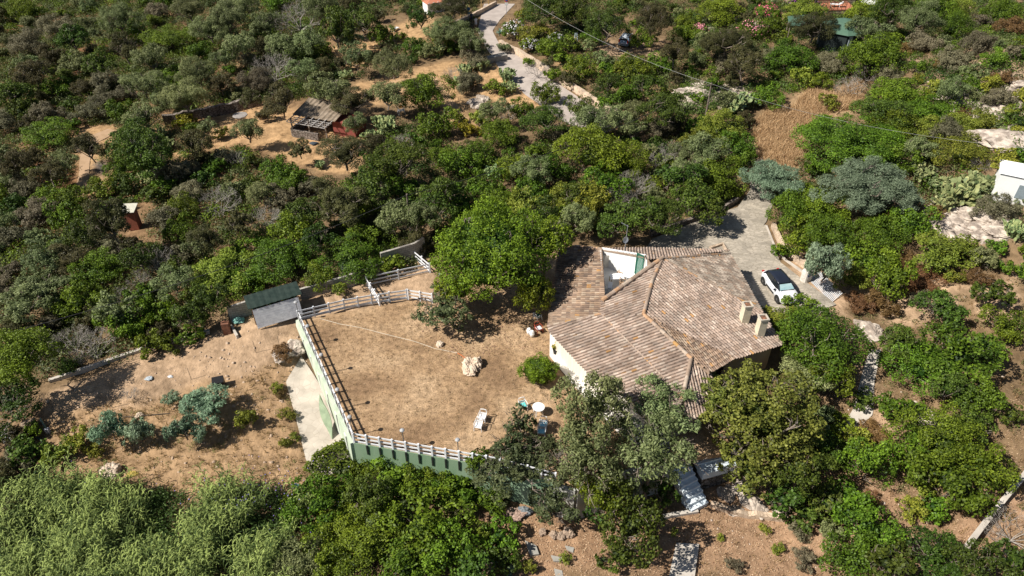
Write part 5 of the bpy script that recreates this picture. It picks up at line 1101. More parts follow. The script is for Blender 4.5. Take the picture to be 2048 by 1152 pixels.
def veg(kind, cx, cy, rx, ry=None, form=None, words=None, noun=None, flower=None, low=None, zadd=0, trunk=None, label=None, gz=None):
    _cnt[0] += 1; seed = (_cnt[0]*7) % 5
    q = K.get(kind, dict(V=.75, words=kind, noun='shrub')); V = q['V']
    g = G(cx, cy)
    for _ in range(4):
        s = proj(g)[2]; R = rx/s; isT = trunk if trunk is not None else (q['noun'] in ('tree', 'juniper') and R > 1.25)
        lo = low if low is not None else ((V+.42) if isT else V*.72)
        loc_h = R*lo; phi = TH+math.atan((cy-576)/FPX); zs = 1.
        if ry:
            h = ry/s; t = (h*h-(R*math.sin(phi))**2); zs = max(.62, min(1.5, math.sqrt(max(t, .01))/math.cos(phi)/(R*V)))
        if gz is None: g = G(cx, cy, loc_h*zs)
        else: g = P(cx, cy, gz+loc_h*zs)
    gzz = (h1(g.x, g.y) if gz is None else gz)
    base = Vector((g.x, g.y, gzz)); s = proj(g)[2]; R = rx/s
    nominal = max(b for a, b in SZ if R >= a or a == 0); nominal = [b for a, b in SZ if R >= a][-1]
    rz = (seed*1.3+_cnt[0]*2.4) % 6.28; ax = .93+.22*((_cnt[0]*37) % 11)/11; ay = .93+.22*((_cnt[0]*53) % 13)/13
    if kind == 'dead': o = link('dead_shrub', dead_me(seed, 1), None); cen = base+Vector((0, 0, R*.55)); o.location = cen; o.scale = (R, R, R*.85); nm = 'dead_shrub'
    elif kind == 'pear': o = link('prickly_pear', pear_me(seed % 3), None); o.location = base+Vector((0, 0, .55*R)); o.scale = (R, R, R); 
    elif kind == 'agave': o = link('agave', agave_me(seed), None); o.location = base+Vector((0, 0, .5*R)); o.scale = (R, R, R)
    elif isT:
        o = empty(('juniper_tree' if kind == 'juniper' else 'olive_tree' if kind == 'olive' else 'tree'), base, rz)
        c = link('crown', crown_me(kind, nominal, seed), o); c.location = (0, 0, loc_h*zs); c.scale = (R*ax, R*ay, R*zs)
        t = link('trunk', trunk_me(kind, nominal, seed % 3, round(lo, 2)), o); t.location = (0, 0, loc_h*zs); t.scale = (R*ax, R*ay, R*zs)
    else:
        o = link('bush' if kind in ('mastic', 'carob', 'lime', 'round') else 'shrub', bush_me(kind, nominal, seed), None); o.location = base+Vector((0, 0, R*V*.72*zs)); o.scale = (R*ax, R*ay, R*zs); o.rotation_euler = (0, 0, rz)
    if kind in ('dead', 'pear', 'agave'): o.rotation_euler = (0, 0, rz)
    if flower:
        rs = np.random.RandomState(_cnt[0]); n = 300; dd = unit(n, rs); dd[:, 2] = np.abs(dd[:, 2]); pos = dd*rs.uniform(.86, 1.06, n)[:, None]*np.array((1, 1, V)); t = unit(n, rs); b = np.cross(dd, t); sz = .075/R*rs.uniform(.6, 1.7, n)[:, None]; kk = np.sin(dd[:, 0]*6+_cnt[0])*np.sin(dd[:, 1]*5) > -.55; pos = pos*np.where(kk, 1, .7)[:, None]
        me = quadmesh('flower', np.stack([pos-t*sz, pos-b*sz, pos+t*sz, pos+b*sz], 1).reshape(-1, 3), np.arange(n*4).reshape(-1, 4)); me.materials.append(flower_mat(*flower)); f = link('flower', me, o)
        if o.type == 'EMPTY': f.location = (0, 0, loc_h*zs); f.scale = (R, R, R*zs)
    W_ = words or {'dead': 'bare grey twiggy', 'pear': 'pale green', 'agave': 'grey green'}.get(kind, q['words']); N_u = noun or {'dead': 'dead shrub', 'pear': 'prickly pear clump', 'agave': 'agave'}.get(kind, ('tree' if isT and q['noun'] in ('shrub', 'bush') else 'shrub' if not isT and q['noun'] == 'tree' else q['noun']))
    PLANTS.append((o, cx, cy, rx, W_, N_u, label, kind)); return o
T_ = True
def many(kind, s, **kw):
    for e in s.split():
        a = [float(v) for v in e.split(',')]; veg(kind, a[0], a[1], a[2], a[3] if len(a) > 3 else None, **kw)
# --- key trees near the house
veg('bigtree', 985, 505, 138, 108, low=1.05, gz=0, label='broad bright green tree standing on the lawn beside the villa roof'); veg('bigtree', 1068, 590, 42, 46, trunk=T_, low=1.5, gz=0, label='drooping bright green tree lobe over the red chair by the villa')
veg('bigtree', 1090, 478, 58, 48, trunk=T_, low=2.2, gz=0, label='smaller bright green tree between the broad tree and the terrace'); veg('bigtree', 910, 575, 45, 40, trunk=T_, low=1.2, gz=0, label='bright green tree between the paddock gate and broad lawn tree')
veg('sparse', 890, 622, 60, 50, words='small airy blue green', low=1.15, gz=0, label='small airy grey green tree on the lawn with stone below'); veg('round', 1079, 741, 46, 42, gz=0, trunk=False, label='round bright green bush on the lawn by the white patio')
veg('olive', 1188, 818, 70, 80, gz=0, low=1.1, trunk=T_, label='grey green olive tree in front of the lowest patio edge'); veg('olive', 1326, 818, 64, 56, gz=-3, low=3.3, label='grey green olive tree against the lower roof corner')
veg('olive', 1302, 905, 80, 76, gz=-3, low=2.0, label='grey green olive tree over the top of the blue staircase'); veg('olive', 1172, 912, 66, 72, gz=-3, low=1.7, words='bright olive green'); veg('mastic', 1205, 985, 52, 55, gz=-3, low=1.3, trunk=T_)
veg('holm', 1262, 1055, 64, 66, gz=-3, trunk=T_, low=1.1); veg('olive', 1262, 968, 50, 44, gz=-3, low=1.3, trunk=T_); veg('holm', 1325, 985, 34, 34, gz=-3, low=1.0, trunk=T_); veg('holm', 1210, 1010, 40, gz=-3, trunk=T_)
veg('sparse', 1046, 935, 98, 84, gz=-3, low=1.55, label='large dark grey green open branched tree in front of the lawn'); veg('sparse', 1030, 895, 48, 50, gz=-3, low=1.9, trunk=T_); veg('sparse', 1040, 848, 32, 56, gz=-3, low=2.7, trunk=T_, label='thin open topped tree sticking up before the lawn furniture'); veg('sparse', 1110, 1010, 50, gz=-3, low=1.1)
veg('carob', 1520, 838, 138, 120, low=1.05, gz=-2.4, label='large yellow green clumpy tree at the lower corner of the villa'); veg('carob', 1432, 792, 56, 48, gz=-3, low=3.5, trunk=T_); veg('carob', 1500, 940, 62, 60, gz=-3, low=1.3)
veg('mastic', 1640, 680, 88, 72, trunk=T_, gz=-.3, low=1.0, label='big bright green tree beside the chimneys and driveway'); veg('lime', 1572, 640, 42, 28, trunk=T_, low=1.3, gz=0); veg('olive', 1620, 755, 62, 45, low=1.1, gz=-1)
veg('mastic', 1662, 745, 55, 48, trunk=T_)
# --- front cluster of dark shrubs
many('mastic', '745,915,46 800,925,50 850,945,50 900,965,44 940,985,40', gz=-3.2, low=.95, trunk=False)
many('mastic', '690,935,70,50 640,1010,62,60 700,1030,80,70 790,960,72,55 860,930,48 750,1095,90,80 850,1050,75,70 650,1120,60 900,1110,70,65 820,1140,70 905,985,45 600,1000,30', gz=-3.2, trunk=False)
many('mastic', '1000,1075,46 985,1010,36', gz=-3.2, trunk=False)
many('holm', '1010,1120,34 1235,1110,40', gz=-3.2, trunk=False)
many('holm', '735,990,50 950,1140,45', gz=-3.2); veg('olive', 600, 1125, 52, words='brownish grey green', trunk=False); veg('lime', 962, 1070, 22, 34, gz=-3, trunk=False); many('lime', '1130,1120,14 1060,1135,18')
# --- right side
many('mastic', '1590,428,58,50 1645,425,60,52 1660,480,60,52 1600,480,48 1765,470,60,48 1824,452,48,42 1779,562,45,50 1730,520,50,45 1600,640,60,42 1920,710,70,60 1834,735,70,60 1960,800,50 1889,890,92,80 1900,960,80 1830,905,55 1737,1060,72,66 1700,1120,60 1868,1015,36 2010,650,45 1800,820,40 1973,940,55 1735,930,50,62 1690,1000,45', trunk=False)
many('lime', '1903,500,60,40 1700,560,40 1870,520,45 1850,960,40 1830,1020,32 1720,880,30')
many('holm', '1883,618,52,42 1800,690,46,42 1990,590,36 1723,800,25 1960,700,35 1868,1112,66,48 1780,1130,50 2030,1130,45 2021,832,26 1955,1130,55 1940,845,50,40 1900,780,45')
many('eucalypt', '1546,365,66,44 1730,375,92,46 1655,532,42,48 1800,400,40')
many('rust', '1718,606,34,20 1845,562,45,24 1800,520,30 1760,610,35 1960,560,26 1748,870,40,18 1870,430,25 1790,440,28 1990,280,25 2010,160,22 2020,60,34 1925,230,22 1740,1000,20 1880,130,20')
many('dead', '2025,1075,58,48 1270,372,44,42 1330,330,38 1240,400,35 1395,400,30 548,142,50,40 598,38,50,42 441,411,42,30 531,440,36 312,525,42 240,592,24 150,695,46,36 190,700,45,34 1075,143,26 1650,260,34 1700,175,32 1735,150,28 800,290,30 475,320,22 260,790,20 1020,230,26 30,830,60,45 1195,258,30 1130,925,28 1165,935,26 1510,330,22 280,560,26 1340,300,26 905,150,22 1820,250,24 1960,330,22')
many('grey', '512,165,40 215,170,36 60,90,40 120,60,35 1667,128,32 951,122,28 940,167,30 330,440,32 560,400,36 80,430,40 50,380,36 180,230,30 20,480,35 1905,125,36 1960,90,34 1850,90,32 2000,200,30 1320,260,30 1460,130,30 1780,150,26 1230,310,28 770,400,30 620,380,26 1990,420,36 1840,600,24 1530,120,26 1120,280,24 1890,270,40')
# --- big bushes in the middle band and left
many('mastic', '698,530,72,50 570,525,66,52 590,462,48 514,488,20 194,545,60,45 250,640,50 156,605,45 560,347,42,34 583,375,34 430,333,24 240,222,30 115,180,32 345,80,55,32 400,107,26 97,272,50,24 848,190,56,44 829,95,24 763,73,30 1183,315,74,60 1250,330,50 1210,370,50 958,308,30 920,330,40 885,320,32 1072,305,24 975,372,40 1062,385,36 1090,190,32 1104,155,20 1058,125,14 1110,95,34 1160,140,30 1270,140,36 1250,195,34 1371,70,26 1375,45,24 1546,52,27 1584,120,58,38 1730,35,48,34 1740,120,58,48 1870,20,46 1795,188,66,34 1868,228,56,34 1700,290,104,60 1650,262,40 1790,265,50 1535,198,32 1435,360,58,46 1476,298,38 800,380,40 1040,222,30 1003,270,46,36 875,252,42 640,560,35 330,620,34 139,400,32 97,400,32 205,380,34 1442,28,50,30 1190,78,24 895,82,26 1780,330,50 2000,30,40 1987,125,30 1905,60,40 1840,135,20 1100,340,36 1030,340,36 1480,330,30 40,26,30 70,26,22 300,330,26 993,175,22 725,480,36 500,560,34 360,460,34 330,690,30 300,688,32', trunk=False)
veg('mastic', 42, 722, 74, 66, trunk=T_, low=1.5); veg('holm', 20, 800, 58, 50, trunk=T_, low=1.4)
many('mastic', '1290,80,28 1320,130,30 1395,255,30 720,430,40 1000,400,36 920,400,40 1130,440,30 930,435,30', trunk=False)
many('holm', '280,295,58,52 262,275,40,28 300,325,46 145,80,34 673,60,36,46 725,50,34 700,42,30 840,38,28,26 1100,22,50,34 1140,22,38 1213,55,42,36 1330,222,48,40 1090,242,48,34 1785,25,42 1765,225,62,36 375,630,40 1270,435,48,42 1318,435,58,46 1380,400,50 1420,420,40 1360,360,45 800,325,64,52 860,430,45 740,380,46 760,340,40 1292,172,30 1218,170,28 1160,220,30 880,390,46 560,600,24 420,600,40 280,520,36 350,540,30 30,190,36 200,130,30 170,470,36 620,430,40 1080,435,40 1230,455,36 1155,395,36 640,480,36 985,430,30')
many('olive', '398,150,42,36 447,118,24 288,172,44,34 372,198,42,36 530,52,32 618,85,32 608,140,30 658,185,42,36 497,265,28,28 288,237,36 413,257,22 785,135,44,34 715,118,34 775,195,38,34 711,250,26 909,70,42,28 875,68,28 944,90,32 1007,98,15 988,225,32 1183,243,38 1230,240,34 1062,345,34 1270,225,30 1263,262,26 1410,300,40 1380,345,38 1371,310,30 798,440,46,42 840,440,38,42 45,610,56,44 87,575,50,38 347,567,38 229,622,36,34 1834,300,34 1834,45,42 1737,65,36 300,120,36 455,40,40 240,40,40 330,200,24 130,330,28 480,95,36 560,95,32 420,60,36 640,20,36 700,85,26 480,15,36 380,20,34 1155,440,40 1420,90,30 1905,180,30 1450,200,24 520,390,30 400,500,30 90,520,40')
many('lime', '448,550,70,52 446,267,16 1070,70,34,24 1605,24,44,24 1605,158,21,28 1438,258,54,40 1390,290,32 1890,258,52,36 1921,307,66,42 1660,205,22 912,235,20 1130,30,18 1048,30,18 803,75,13 1183,412,42,44 1120,400,40 1050,420,44 1900,20,36 1330,330,26 1960,250,34 1240,140,20 960,240,24 680,580,20')
many('juniper', '690,310,54,46 562,208,38,42 222,450,46,56 139,520,42,36 413,480,36 390,290,34 706,208,42,34 690,420,55,46 655,400,40 1626,58,42,36 1305,42,40 1452,88,52,36 1487,132,36 905,14,44,26 480,450,30 600,300,24 180,300,34 100,350,30 530,230,20 755,300,34 70,150,34 250,100,34 1350,110,30 440,170,26 500,200,24 30,330,34 260,500,30')
for px, py, r_ in ((1466,208,36),(1490,200,26),(1845,345,32),(1917,385,44),(1960,372,38),(1890,405,30),(2030,460,32),(1880,368,26),(700,240,14),(930,140,20),(925,165,24),(1015,150,24),(1020,175,20),(310,275,26),(325,290,22),(300,355,26),(690,75,18),(770,250,30),(745,275,24),(10,340,24),(400,660,10),(1265,150,18),(640,330,14),(960,130,20),(985,345,22),(1045,320,18),(1050,350,20),(880,100,18),(1370,215,18),(690,150,16)): veg('pear', px, py, r_)
many('yellow', '375,240,22 360,248,16 925,258,22 945,262,18')
many('agave', '1000,60,14 560,450,16 1120,75,14 540,400,14 1205,1120,10 1020,1140,22 985,1120,18')
veg('mastic', 1028, 62, 24, 22, flower=('white', (.75, .72, .74)), words='white flowering', noun='oleander bush', trunk=False); veg('mastic', 1060, 92, 20, flower=('white', (.75, .72, .74)), words='white flowering', noun='oleander bush', trunk=False); veg('mastic', 1110, 78, 16, flower=('white', (.75, .72, .74)), words='sparse white flowering', noun='oleander bush', trunk=False)
veg('mastic', 1533, 25, 24, flower=('pink', (.65, .13, .20)), words='pink flowering', noun='oleander bush', trunk=False); veg('mastic', 1505, 62, 28, flower=('pink2', (.66, .25, .30)), words='pale pink flowering', noun='oleander bush', trunk=False); veg('mastic', 1400, 60, 16, flower=('pink2', (.66, .25, .30)), words='sparse pink flowering', noun='oleander bush', trunk=False)
veg('mastic', 1602, 3, 34, 18, flower=('purple', (.34, .03, .42)), words='vivid purple flowering', noun='bougainvillea', trunk=False)
many('olive', '1992,368,20 2042,398,16', trunk=False)
# saplings lower left
many('eucalypt', '221,858,34,36 280,868,28,30 408,812,50,42 368,862,34,34 345,800,18', trunk=T_, low=1.0)
veg('lime', 492, 842, 27, 27, trunk=False, words='dull green rounded'); many('rust', '560,790,12 565,705,24', words='dry brown'); many('lime', '555,775,14 575,828,16 570,888,16 160,880,30 120,905,34 590,875,14 190,900,18', words='low yellow green')
r_ = veg('yellow', 1115, 690, 14, gz=.4, trunk=False, low=.8, label='variegated yellow leaved plant growing in a dark pot on the patio', noun='potted plant')
r = empty('plant_pot', P(1112, 706, .07), 0, 'dark round plant pot on the white patio', 'plant pot'); mb = MB(); mb.lathe([(.2, 0), (.27, .42), (.3, .46), (.26, .46), (.24, .4)], n=18); mb.build('pot', MATS['black_plastic'], r)
many('lime', '1540,940,10 1556,1098,14 1505,930,12', words='small fresh green')
many('holm', '1600,950,50,60 1640,900,45 1570,1000,40 1650,1010,30', gz=-2.7)
many('carob', '1655,1005,40,36')
many('grey', '1600,1062,24 1240,1105,16 1470,1130,18 1610,1120,26', words='sparse dry')
many('lime', '1305,1075,10 1350,1065,9 1440,1075,10 1530,1060,12', words='tiny fresh green')
# --- automatic filler shrubs over the scrub
OPEN_X = [[(385,250),(390,220),(560,200),(765,215),(765,290),(730,350),(640,365),(560,330),(480,300),(420,300)], [(690,165),(900,105),(1010,120),(1090,150),(1170,215),(1150,250),(960,290),(880,260),(760,250),(700,240)], [(1470,370),(1500,215),(1590,185),(1740,150),(1740,260),(1640,270),(1610,330)], [(1640,45),(900,20),(640,45),(620,150),(760,130),(900,90)]]
OPEN_X.append([(145,255),(240,245),(250,290),(205,330),(200,420),(140,420)])
OPEN = [[(560,640),(720,880),(1000,940),(1160,990),(1340,1050),(1250,1152),(2048,1152),(2048,1152),(1600,1152),(1560,1050),(1640,900),(1560,900),(1560,720),(1700,660),(1560,500),(1500,400),(1290,470),(1130,490),(1000,560),(870,500),(760,540),(620,590),(500,600),(450,650),(80,770),(90,900),(0,960),(0,1152),(640,1152),(640,960),(560,640)],
 [(0,940),(640,940),(640,1152),(0,1152)], [(90,770),(480,640),(620,600),(720,900),(640,1010),(90,950)], [(380,240),(560,215),(740,230),(720,320),(600,330),(540,280),(430,280)], [(700,170),(900,120),(960,250),(900,250),(850,205),(740,225)],
 [(960,0),(1040,0),(1050,110),(1250,240),(1190,265),(1060,190),(940,80)], [(1500,345),(1515,235),(1660,165),(1720,175),(1640,240),(1600,290),(1590,345)], [(145,260),(230,245),(240,270),(195,300),(190,390),(145,390)], [(640,45),(900,20),(880,75),(660,125)],
 [(1195,60),(1330,60),(1330,118),(1190,118)], [(1600,0),(1720,0),(1700,110),(1560,100)], [(1960,330),(2048,320),(2048,400),(1980,400)], [(1860,410),(2010,420),(2010,490),(1880,475)], [(1680,690),(1780,690),(1760,860),(1680,870)], [(1230,1040),(1640,1040),(1640,1152),(1230,1152)], [(940,1010),(1240,1060),(1240,1152),(940,1152)], [(240,410),(310,400),(310,490),(240,480)], [(180,330),(235,330),(235,390),(180,390)], [(598,640),(708,886),(1000,936),(1152,978),(1300,1000),(1600,900),(1560,640),(1500,480),(1000,450),(880,560),(740,550)], [(1500,640),(1480,440),(1540,380),(1560,540),(1690,640)], [(470,690),(440,600),(610,560),(760,530),(760,640),(600,700)], [(540,200),(720,200),(720,300),(540,300)], [(420,600),(530,600),(530,700),(420,710)], [(1590,530),(1710,530),(1710,650),(1590,650)]]
fr = random.Random(21); placed = [(p[1], p[2], p[3]) for p in PLANTS]; nf = 0; tries = 0
while nf < 270 and tries < 9000:
    tries += 1; px = fr.uniform(-20, 2068); py = fr.uniform(-15, 1100)
    if any(inpoly(px, py, o) for o in OPEN) or any(inpoly(px, py, o) for o in OPEN_X[:3]+OPEN_X[4:]) or (px > 1700 and py > 560): continue
    s = 13+ (py-78)*.021; R = fr.uniform(1.1, 2.3) if (px < 700 and py < 600) else fr.uniform(.8, 1.8); rx = R*s*.95
    if any((px-a)**2+((py-b)*1.25)**2 < (c*.62+rx*.55)**2 for a, b, c in placed): continue
    left = px < 500; far = py < 200
    if px > 1750: kd = fr.choice(['mastic', 'grey', 'lime', 'olive', 'mastic', 'lime', 'rust', 'holm'])
    elif left and far: kd = fr.choice(['grey', 'olive', 'mastic', 'holm', 'juniper', 'mastic', 'olive'])
    elif left: kd = fr.choice(['mastic', 'olive', 'holm', 'juniper', 'grey'])
    else: kd = fr.choice(['mastic', 'holm', 'holm', 'olive', 'juniper', 'mastic'])
    veg(kd, px, py, rx, trunk=False); placed.append((px, py, rx)); nf += 1
print('plants', len(PLANTS), 'filler', nf); import collections; print(collections.Counter(p[0].name.split('.')[0] for p in PLANTS))
# unique labels
LM = [('green roofed shed', 550, 605), ('villa roof', 1330, 640), ('rail fenced paddock', 800, 570), ('black roofed white car', 1560, 570), ('stone driveway', 1480, 440), ('red outhouse', 272, 440), ('rustic hut', 620, 250), ('road bend', 985, 80), ('blue grey car', 1250, 85),
      ('green roofed pavilion', 1680, 70), ('right utility pole', 1411, 210), ('orange dry grass field', 1580, 260), ('white building at right edge', 2030, 370), ('blue staircase', 1380, 960), ('front lawn fence', 850, 900), ('reed bed', 300, 1050), ('bare earth yard', 330, 760), ('sandy footpath', 175, 310),
      ('dark utility pole', 820, 440), ('lower road stretch', 1160, 210), ('pale rock outcrop', 1940, 440), ('garden path', 1735, 790), ('concrete boundary wall', 1985, 1030), ('concrete slab', 1370, 1120), ('stone tables clearing', 490, 245), ('black crate', 440, 765), ('rocky right hillside', 1980, 200), ('left scrub slope', 60, 200), ('top left scrubland', 300, 60), ('dry path', 850, 160)]
def rel(px, py, lx, ly):
    dx = px-lx; dy = (py-ly)*1.3; a = math.atan2(dy, dx); k = int(round(a/(math.pi/4))) % 8; dist = math.hypot(dx, dy)
    w_ = ['right of', 'lower right of', 'below', 'lower left of', 'left of', 'upper left of', 'above', 'upper right of'][k]
    return ('just ' if dist < 60 else '' if dist < 130 else 'well ')+w_
seen = {}
for o, cx, cy, rx, W_, N_u, lb, kd in PLANTS:
    if lb: o['label'] = lb; o['category'] = N_u.split()[-1]; continue
    nm, lx, ly = min(LM, key=lambda m: math.hypot(m[1]-cx, (m[2]-cy)*1.3))
    sz = 'small' if rx < 26 else '' if rx < 48 else 'large'
    base_l = ' '.join(f"{sz} {W_} {N_u} {rel(cx, cy, lx, ly)} the {nm}".split()); seen.setdefault(base_l, []).append((cx, o, N_u))
ORD = ['leftmost', 'second from left', 'third from left', 'fourth from left', 'fifth from left', 'sixth from left', 'seventh from left', 'eighth from left', 'ninth from left', 'tenth from left']
for bl, L_s in seen.items():
    L_s.sort(key=lambda t: t[0]); n = len(L_s)
    for i, (cx, o, N_u) in enumerate(L_s):
        o['category'] = {'juniper': 'tree', 'clump': 'cactus', 'agave': 'agave'}.get(N_u.split()[-1], N_u.split()[-1]); o['group'] = {'tree': 'trees of the maquis', 'cactus': 'prickly pear clumps', 'agave': 'agaves'}.get(o['category'], 'shrubs of the maquis')
        if n == 1: o['label'] = bl
        else: o['label'] = (ORD[i] if i < n-1 or n > 10 else 'rightmost')+' '+bl
        if len(o['label'].split()) > 16: o['label'] = ' '.join(o['label'].split()[:16])
# ------------------------------------------------------------------ ground cover as stuff
def scatter(name, n, regpx, f, m, seed=1, excl=(), an='v', plat=False):
    rs = np.random.RandomState(seed); reg = gp(regpx); xs = [p[0] for p in reg]; ys = [p[1] for p in reg]
    x = rs.uniform(min(xs), max(xs), n); y = rs.uniform(min(ys), max(ys), n); k = inpoly(x, y, reg)
    for e in list(excl)+([PATXY, HOUSE] if plat else FLATS+[PLATXY, HOUSE]): k &= ~inpoly(x, y, e)
    x = x[k]; y = y[k]; z = H(x, y)+(0 if plat else (fbm(x*.35, y*.35)-.5)*.27)
    V, F, a = f(x, y, z, rs); me = quadmesh(name, V, F, a, an); return tag(link(name, me, None, (m,)), kind='stuff')
def tufts(nbl, hgt, spread, w_=.02, bend=.4):
    def f(x, y, z, rs):
        n = len(x)*nbl; X = np.repeat(x, nbl); Y = np.repeat(y, nbl); Z = np.repeat(z, nbl); S = np.repeat(rs.uniform(.6, 1.3, len(x)), nbl); c = np.repeat(rs.rand(len(x)), nbl)
        a = rs.rand(n)*6.28; r = rs.rand(n)*spread*S; h = hgt*S*rs.uniform(.6, 1.2, n); bx = X+np.cos(a)*r; by = Y+np.sin(a)*r; b = rs.rand(n)*6.28
        tx = bx+np.cos(b)*h*bend*rs.rand(n); ty = by+np.sin(b)*h*bend*rs.rand(n); px_, py_ = -np.sin(a)*w_, np.cos(a)*w_
        V = np.stack([np.stack([bx-px_, by-py_, Z-.03], -1), np.stack([bx+px_, by+py_, Z-.03], -1), np.stack([tx+px_*.3, ty+py_*.3, Z+h], -1), np.stack([tx-px_*.3, ty-py_*.3, Z+h], -1)], 1).reshape(-1, 3)
        return V, np.arange(n*4).reshape(-1, 4), np.repeat(np.clip(c*.5+rs.rand(n)*.5, 0, 1), 4)
    return f
def lumps(nl, R, lw, fl=.6):
    def f(x, y, z, rs):
        n = len(x)*nl; S = np.repeat(R*rs.uniform(.45, 1.4, len(x)), nl); X = np.repeat(x, nl); Y = np.repeat(y, nl); Z = np.repeat(z, nl); c = np.repeat(rs.rand(len(x)), nl)
        d = unit(n, rs); d[:, 2] = np.abs(d[:, 2]); rr = rs.uniform(.6, 1.05, n)*S; pos = np.stack([X, Y, Z], -1)+d*rr[:, None]*np.array((1, 1, fl))
        nn = d+unit(n, rs)*.8; t = np.cross(nn, unit(n, rs)); t /= np.linalg.norm(t, axis=1)[:, None]+1e-9; b = np.cross(nn, t); b /= np.linalg.norm(b, axis=1)[:, None]+1e-9; s = (lw*rs.uniform(.7, 1.4, n))[:, None]
        V = np.stack([pos-t*s, pos-b*s*.45, pos+t*s, pos+b*s*.45], 1).reshape(-1, 3)
        return V, np.arange(n*4).reshape(-1, 4), np.repeat(np.clip(c*.65+rs.rand(n)*.35, 0, 1), 4)
    return f
def stones(x, y, z, rs, s0=.025, s1=.10):
    n = len(x); C = np.array([(sx, sy, sz) for sz in (-.4, .6) for sx, sy in ((-1, -1), (1, -1), (1, 1), (-1, 1))], float); s = s0+s1*rs.rand(n)**(5 if s1 < .2 else 2.5)
    V = np.stack([x, y, z], -1)[:, None]+C[None]*s[:, None, None]*rs.uniform(.6, 1.1, (n, 8, 1))*rs.uniform(.5, 1.3, (n, 1, 3)); Fc = np.array([(0, 1, 5, 4), (1, 2, 6, 5), (2, 3, 7, 6), (3, 0, 4, 7), (4, 5, 6, 7)])
    return V.reshape(-1, 3), (Fc[None]+8*np.arange(n)[:, None, None]).reshape(-1, 4), np.repeat(rs.rand(n), 8)
PATXY = [(p.x, p.y) for p in pat]
OPW = [gp([(min(max(a, 0), 2048), min(max(b, 0), 1152)) for a, b in o]) for o in (OPEN[2:10]+OPEN[11:]+OPEN_X[:3]+OPEN_X[4:])]
SCR = [(-60,-60),(2100,-60),(2100,1180),(1250,1180),(1560,1000),(1700,700),(1500,400),(1250,470),(1000,520),(760,540),(520,600),(80,780),(-60,900)]
GREENS = leafmat('leaf_scrub', (.050, .066, .020), (.21, .20, .075)); GREENS2 = leafmat('leaf_scrub_green', (.030, .052, .012), (.15, .19, .045)); RUSTY = leafmat('leaf_scrub_rust', (.10, .060, .028), (.28, .17, .085)); 
UL = [(-200,-60),(700,-60),(640,330),(520,440),(430,520),(420,640),(60,770),(-200,800)]
scatter('undergrowth', 9000, UL, lumps(70, .95, .10), GREENS, 3, OPW)
scatter('undergrowth', 5000, UL, lumps(70, .8, .10), GREENS2, 33, OPW)
scatter('undergrowth', 6000, UL, lumps(60, .75, .09, .5), RUSTY, 8, OPW)
MID = [(560,-60),(2300,-60),(2200,560),(1800,420),(1560,400),(1500,400),(1250,470),(1000,520),(760,540),(520,600),(380,640)]
scatter('undergrowth', 6500, MID, lumps(80, .85, .10), GREENS, 5, OPW)
scatter('undergrowth', 5000, MID, lumps(80, .85, .10), GREENS2, 55, OPW)
scatter('undergrowth', 3200, [(1740,-20),(2300,-60),(2200,620),(1780,520)], lumps(60, .6, .08, .5), leafmat('leaf_scrub2', (.09, .07, .035), (.30, .23, .13)), 9, OPW[-3:])
scatter('undergrowth', 420, [(1700,560),(2048,600),(2100,1180),(1680,1180),(1560,1000),(1680,880)], lumps(70, .5, .06, .5), GREENS, 19, OPW)
DK = leafmat('leaf_mass_dark', (.014, .030, .006), (.10, .145, .022)); DK2 = leafmat('leaf_mass_olive', (.045, .060, .020), (.22, .25, .085)); DK3 = leafmat('leaf_mass_bright', (.022, .050, .005), (.17, .25, .018))
for rg, sd_, nn_ in ((UL, 61, 1500), (MID, 71, 1500)):
    for m_, k_, f_ in ((DK, 0, 1.), (DK2, 1, .9), (DK3, 2, .7)):
        scatter('maquis_thicket', int(nn_*f_), rg, lumps(230, 1.35, .11, .8), m_, sd_+k_, OPW)
scatter('rock_rubble', 1800, [(1830,150),(1900,190),(2048,160),(2048,330),(1960,280),(1900,210)], lambda x, y, z, rs: stones(x, y, z, rs, .12, .6), ROCKM, 81)
scatter('rock_rubble', 900, [(1860,410),(1910,390),(2020,430),(2010,480),(1880,475)], lambda x, y, z, rs: stones(x, y, z, rs, .1, .4), ROCKM, 82)
scatter('rock_rubble', 250, [(1370,160),(1500,170),(1480,215),(1380,215)], lambda x, y, z, rs: stones(x, y, z, rs, .1, .4), ROCKM, 83)
scatter('weeds', 160, [(90,860),(250,820),(450,790),(560,740),(600,760),(610,940),(640,1000),(90,980)], lumps(45, .32, .04, .6), leafmat('leaf_weed', (.07, .09, .02), (.25, .27, .08)), 84)
scatter('dry_grass', 9000, SCR, tufts(9, .38, .3), leafmat('leaf_dry', (.24, .15, .07), (.50, .36, .19)), 4)
scatter('dry_grass', 4600, [(1495,350),(1520,300),(1505,260),(1540,215),(1580,225),(1620,180),(1665,190),(1720,165),(1725,215),(1660,225),(1650,260),(1600,275),(1612,310),(1580,350)], tufts(22, .55, .6, .03, 1.2), leafmat('leaf_dry2', (.31, .20, .10), (.58, .42, .23)), 5)
scatter('dry_grass', 1500, [(90,860),(250,800),(450,770),(560,720),(600,740),(610,940),(640,1010),(90,1000)], tufts(8, .25, .25), MATS['leaf_dry'], 6)
scatter('dry_grass', 2600, [(1690,690),(2048,560),(2048,1152),(1250,1152),(1180,1070),(1400,1010),(1560,900)], tufts(7, .22, .25), MATS['leaf_dry'], 7)
def litter(x, y, z, rs):
    n = len(x); t = unit(n, rs); t[:, 2] *= .3; b = np.cross(t, np.array((0, 0, 1.))); s = rs.uniform(.03, .08, n)[:, None]; pos = np.stack([x, y, z+.05], -1)
    return np.stack([pos-t*s, pos-b*s*.6, pos+t*s, pos+b*s*.6], 1).reshape(-1, 3), np.arange(n*4).reshape(-1, 4), np.repeat(rs.rand(n), 4)
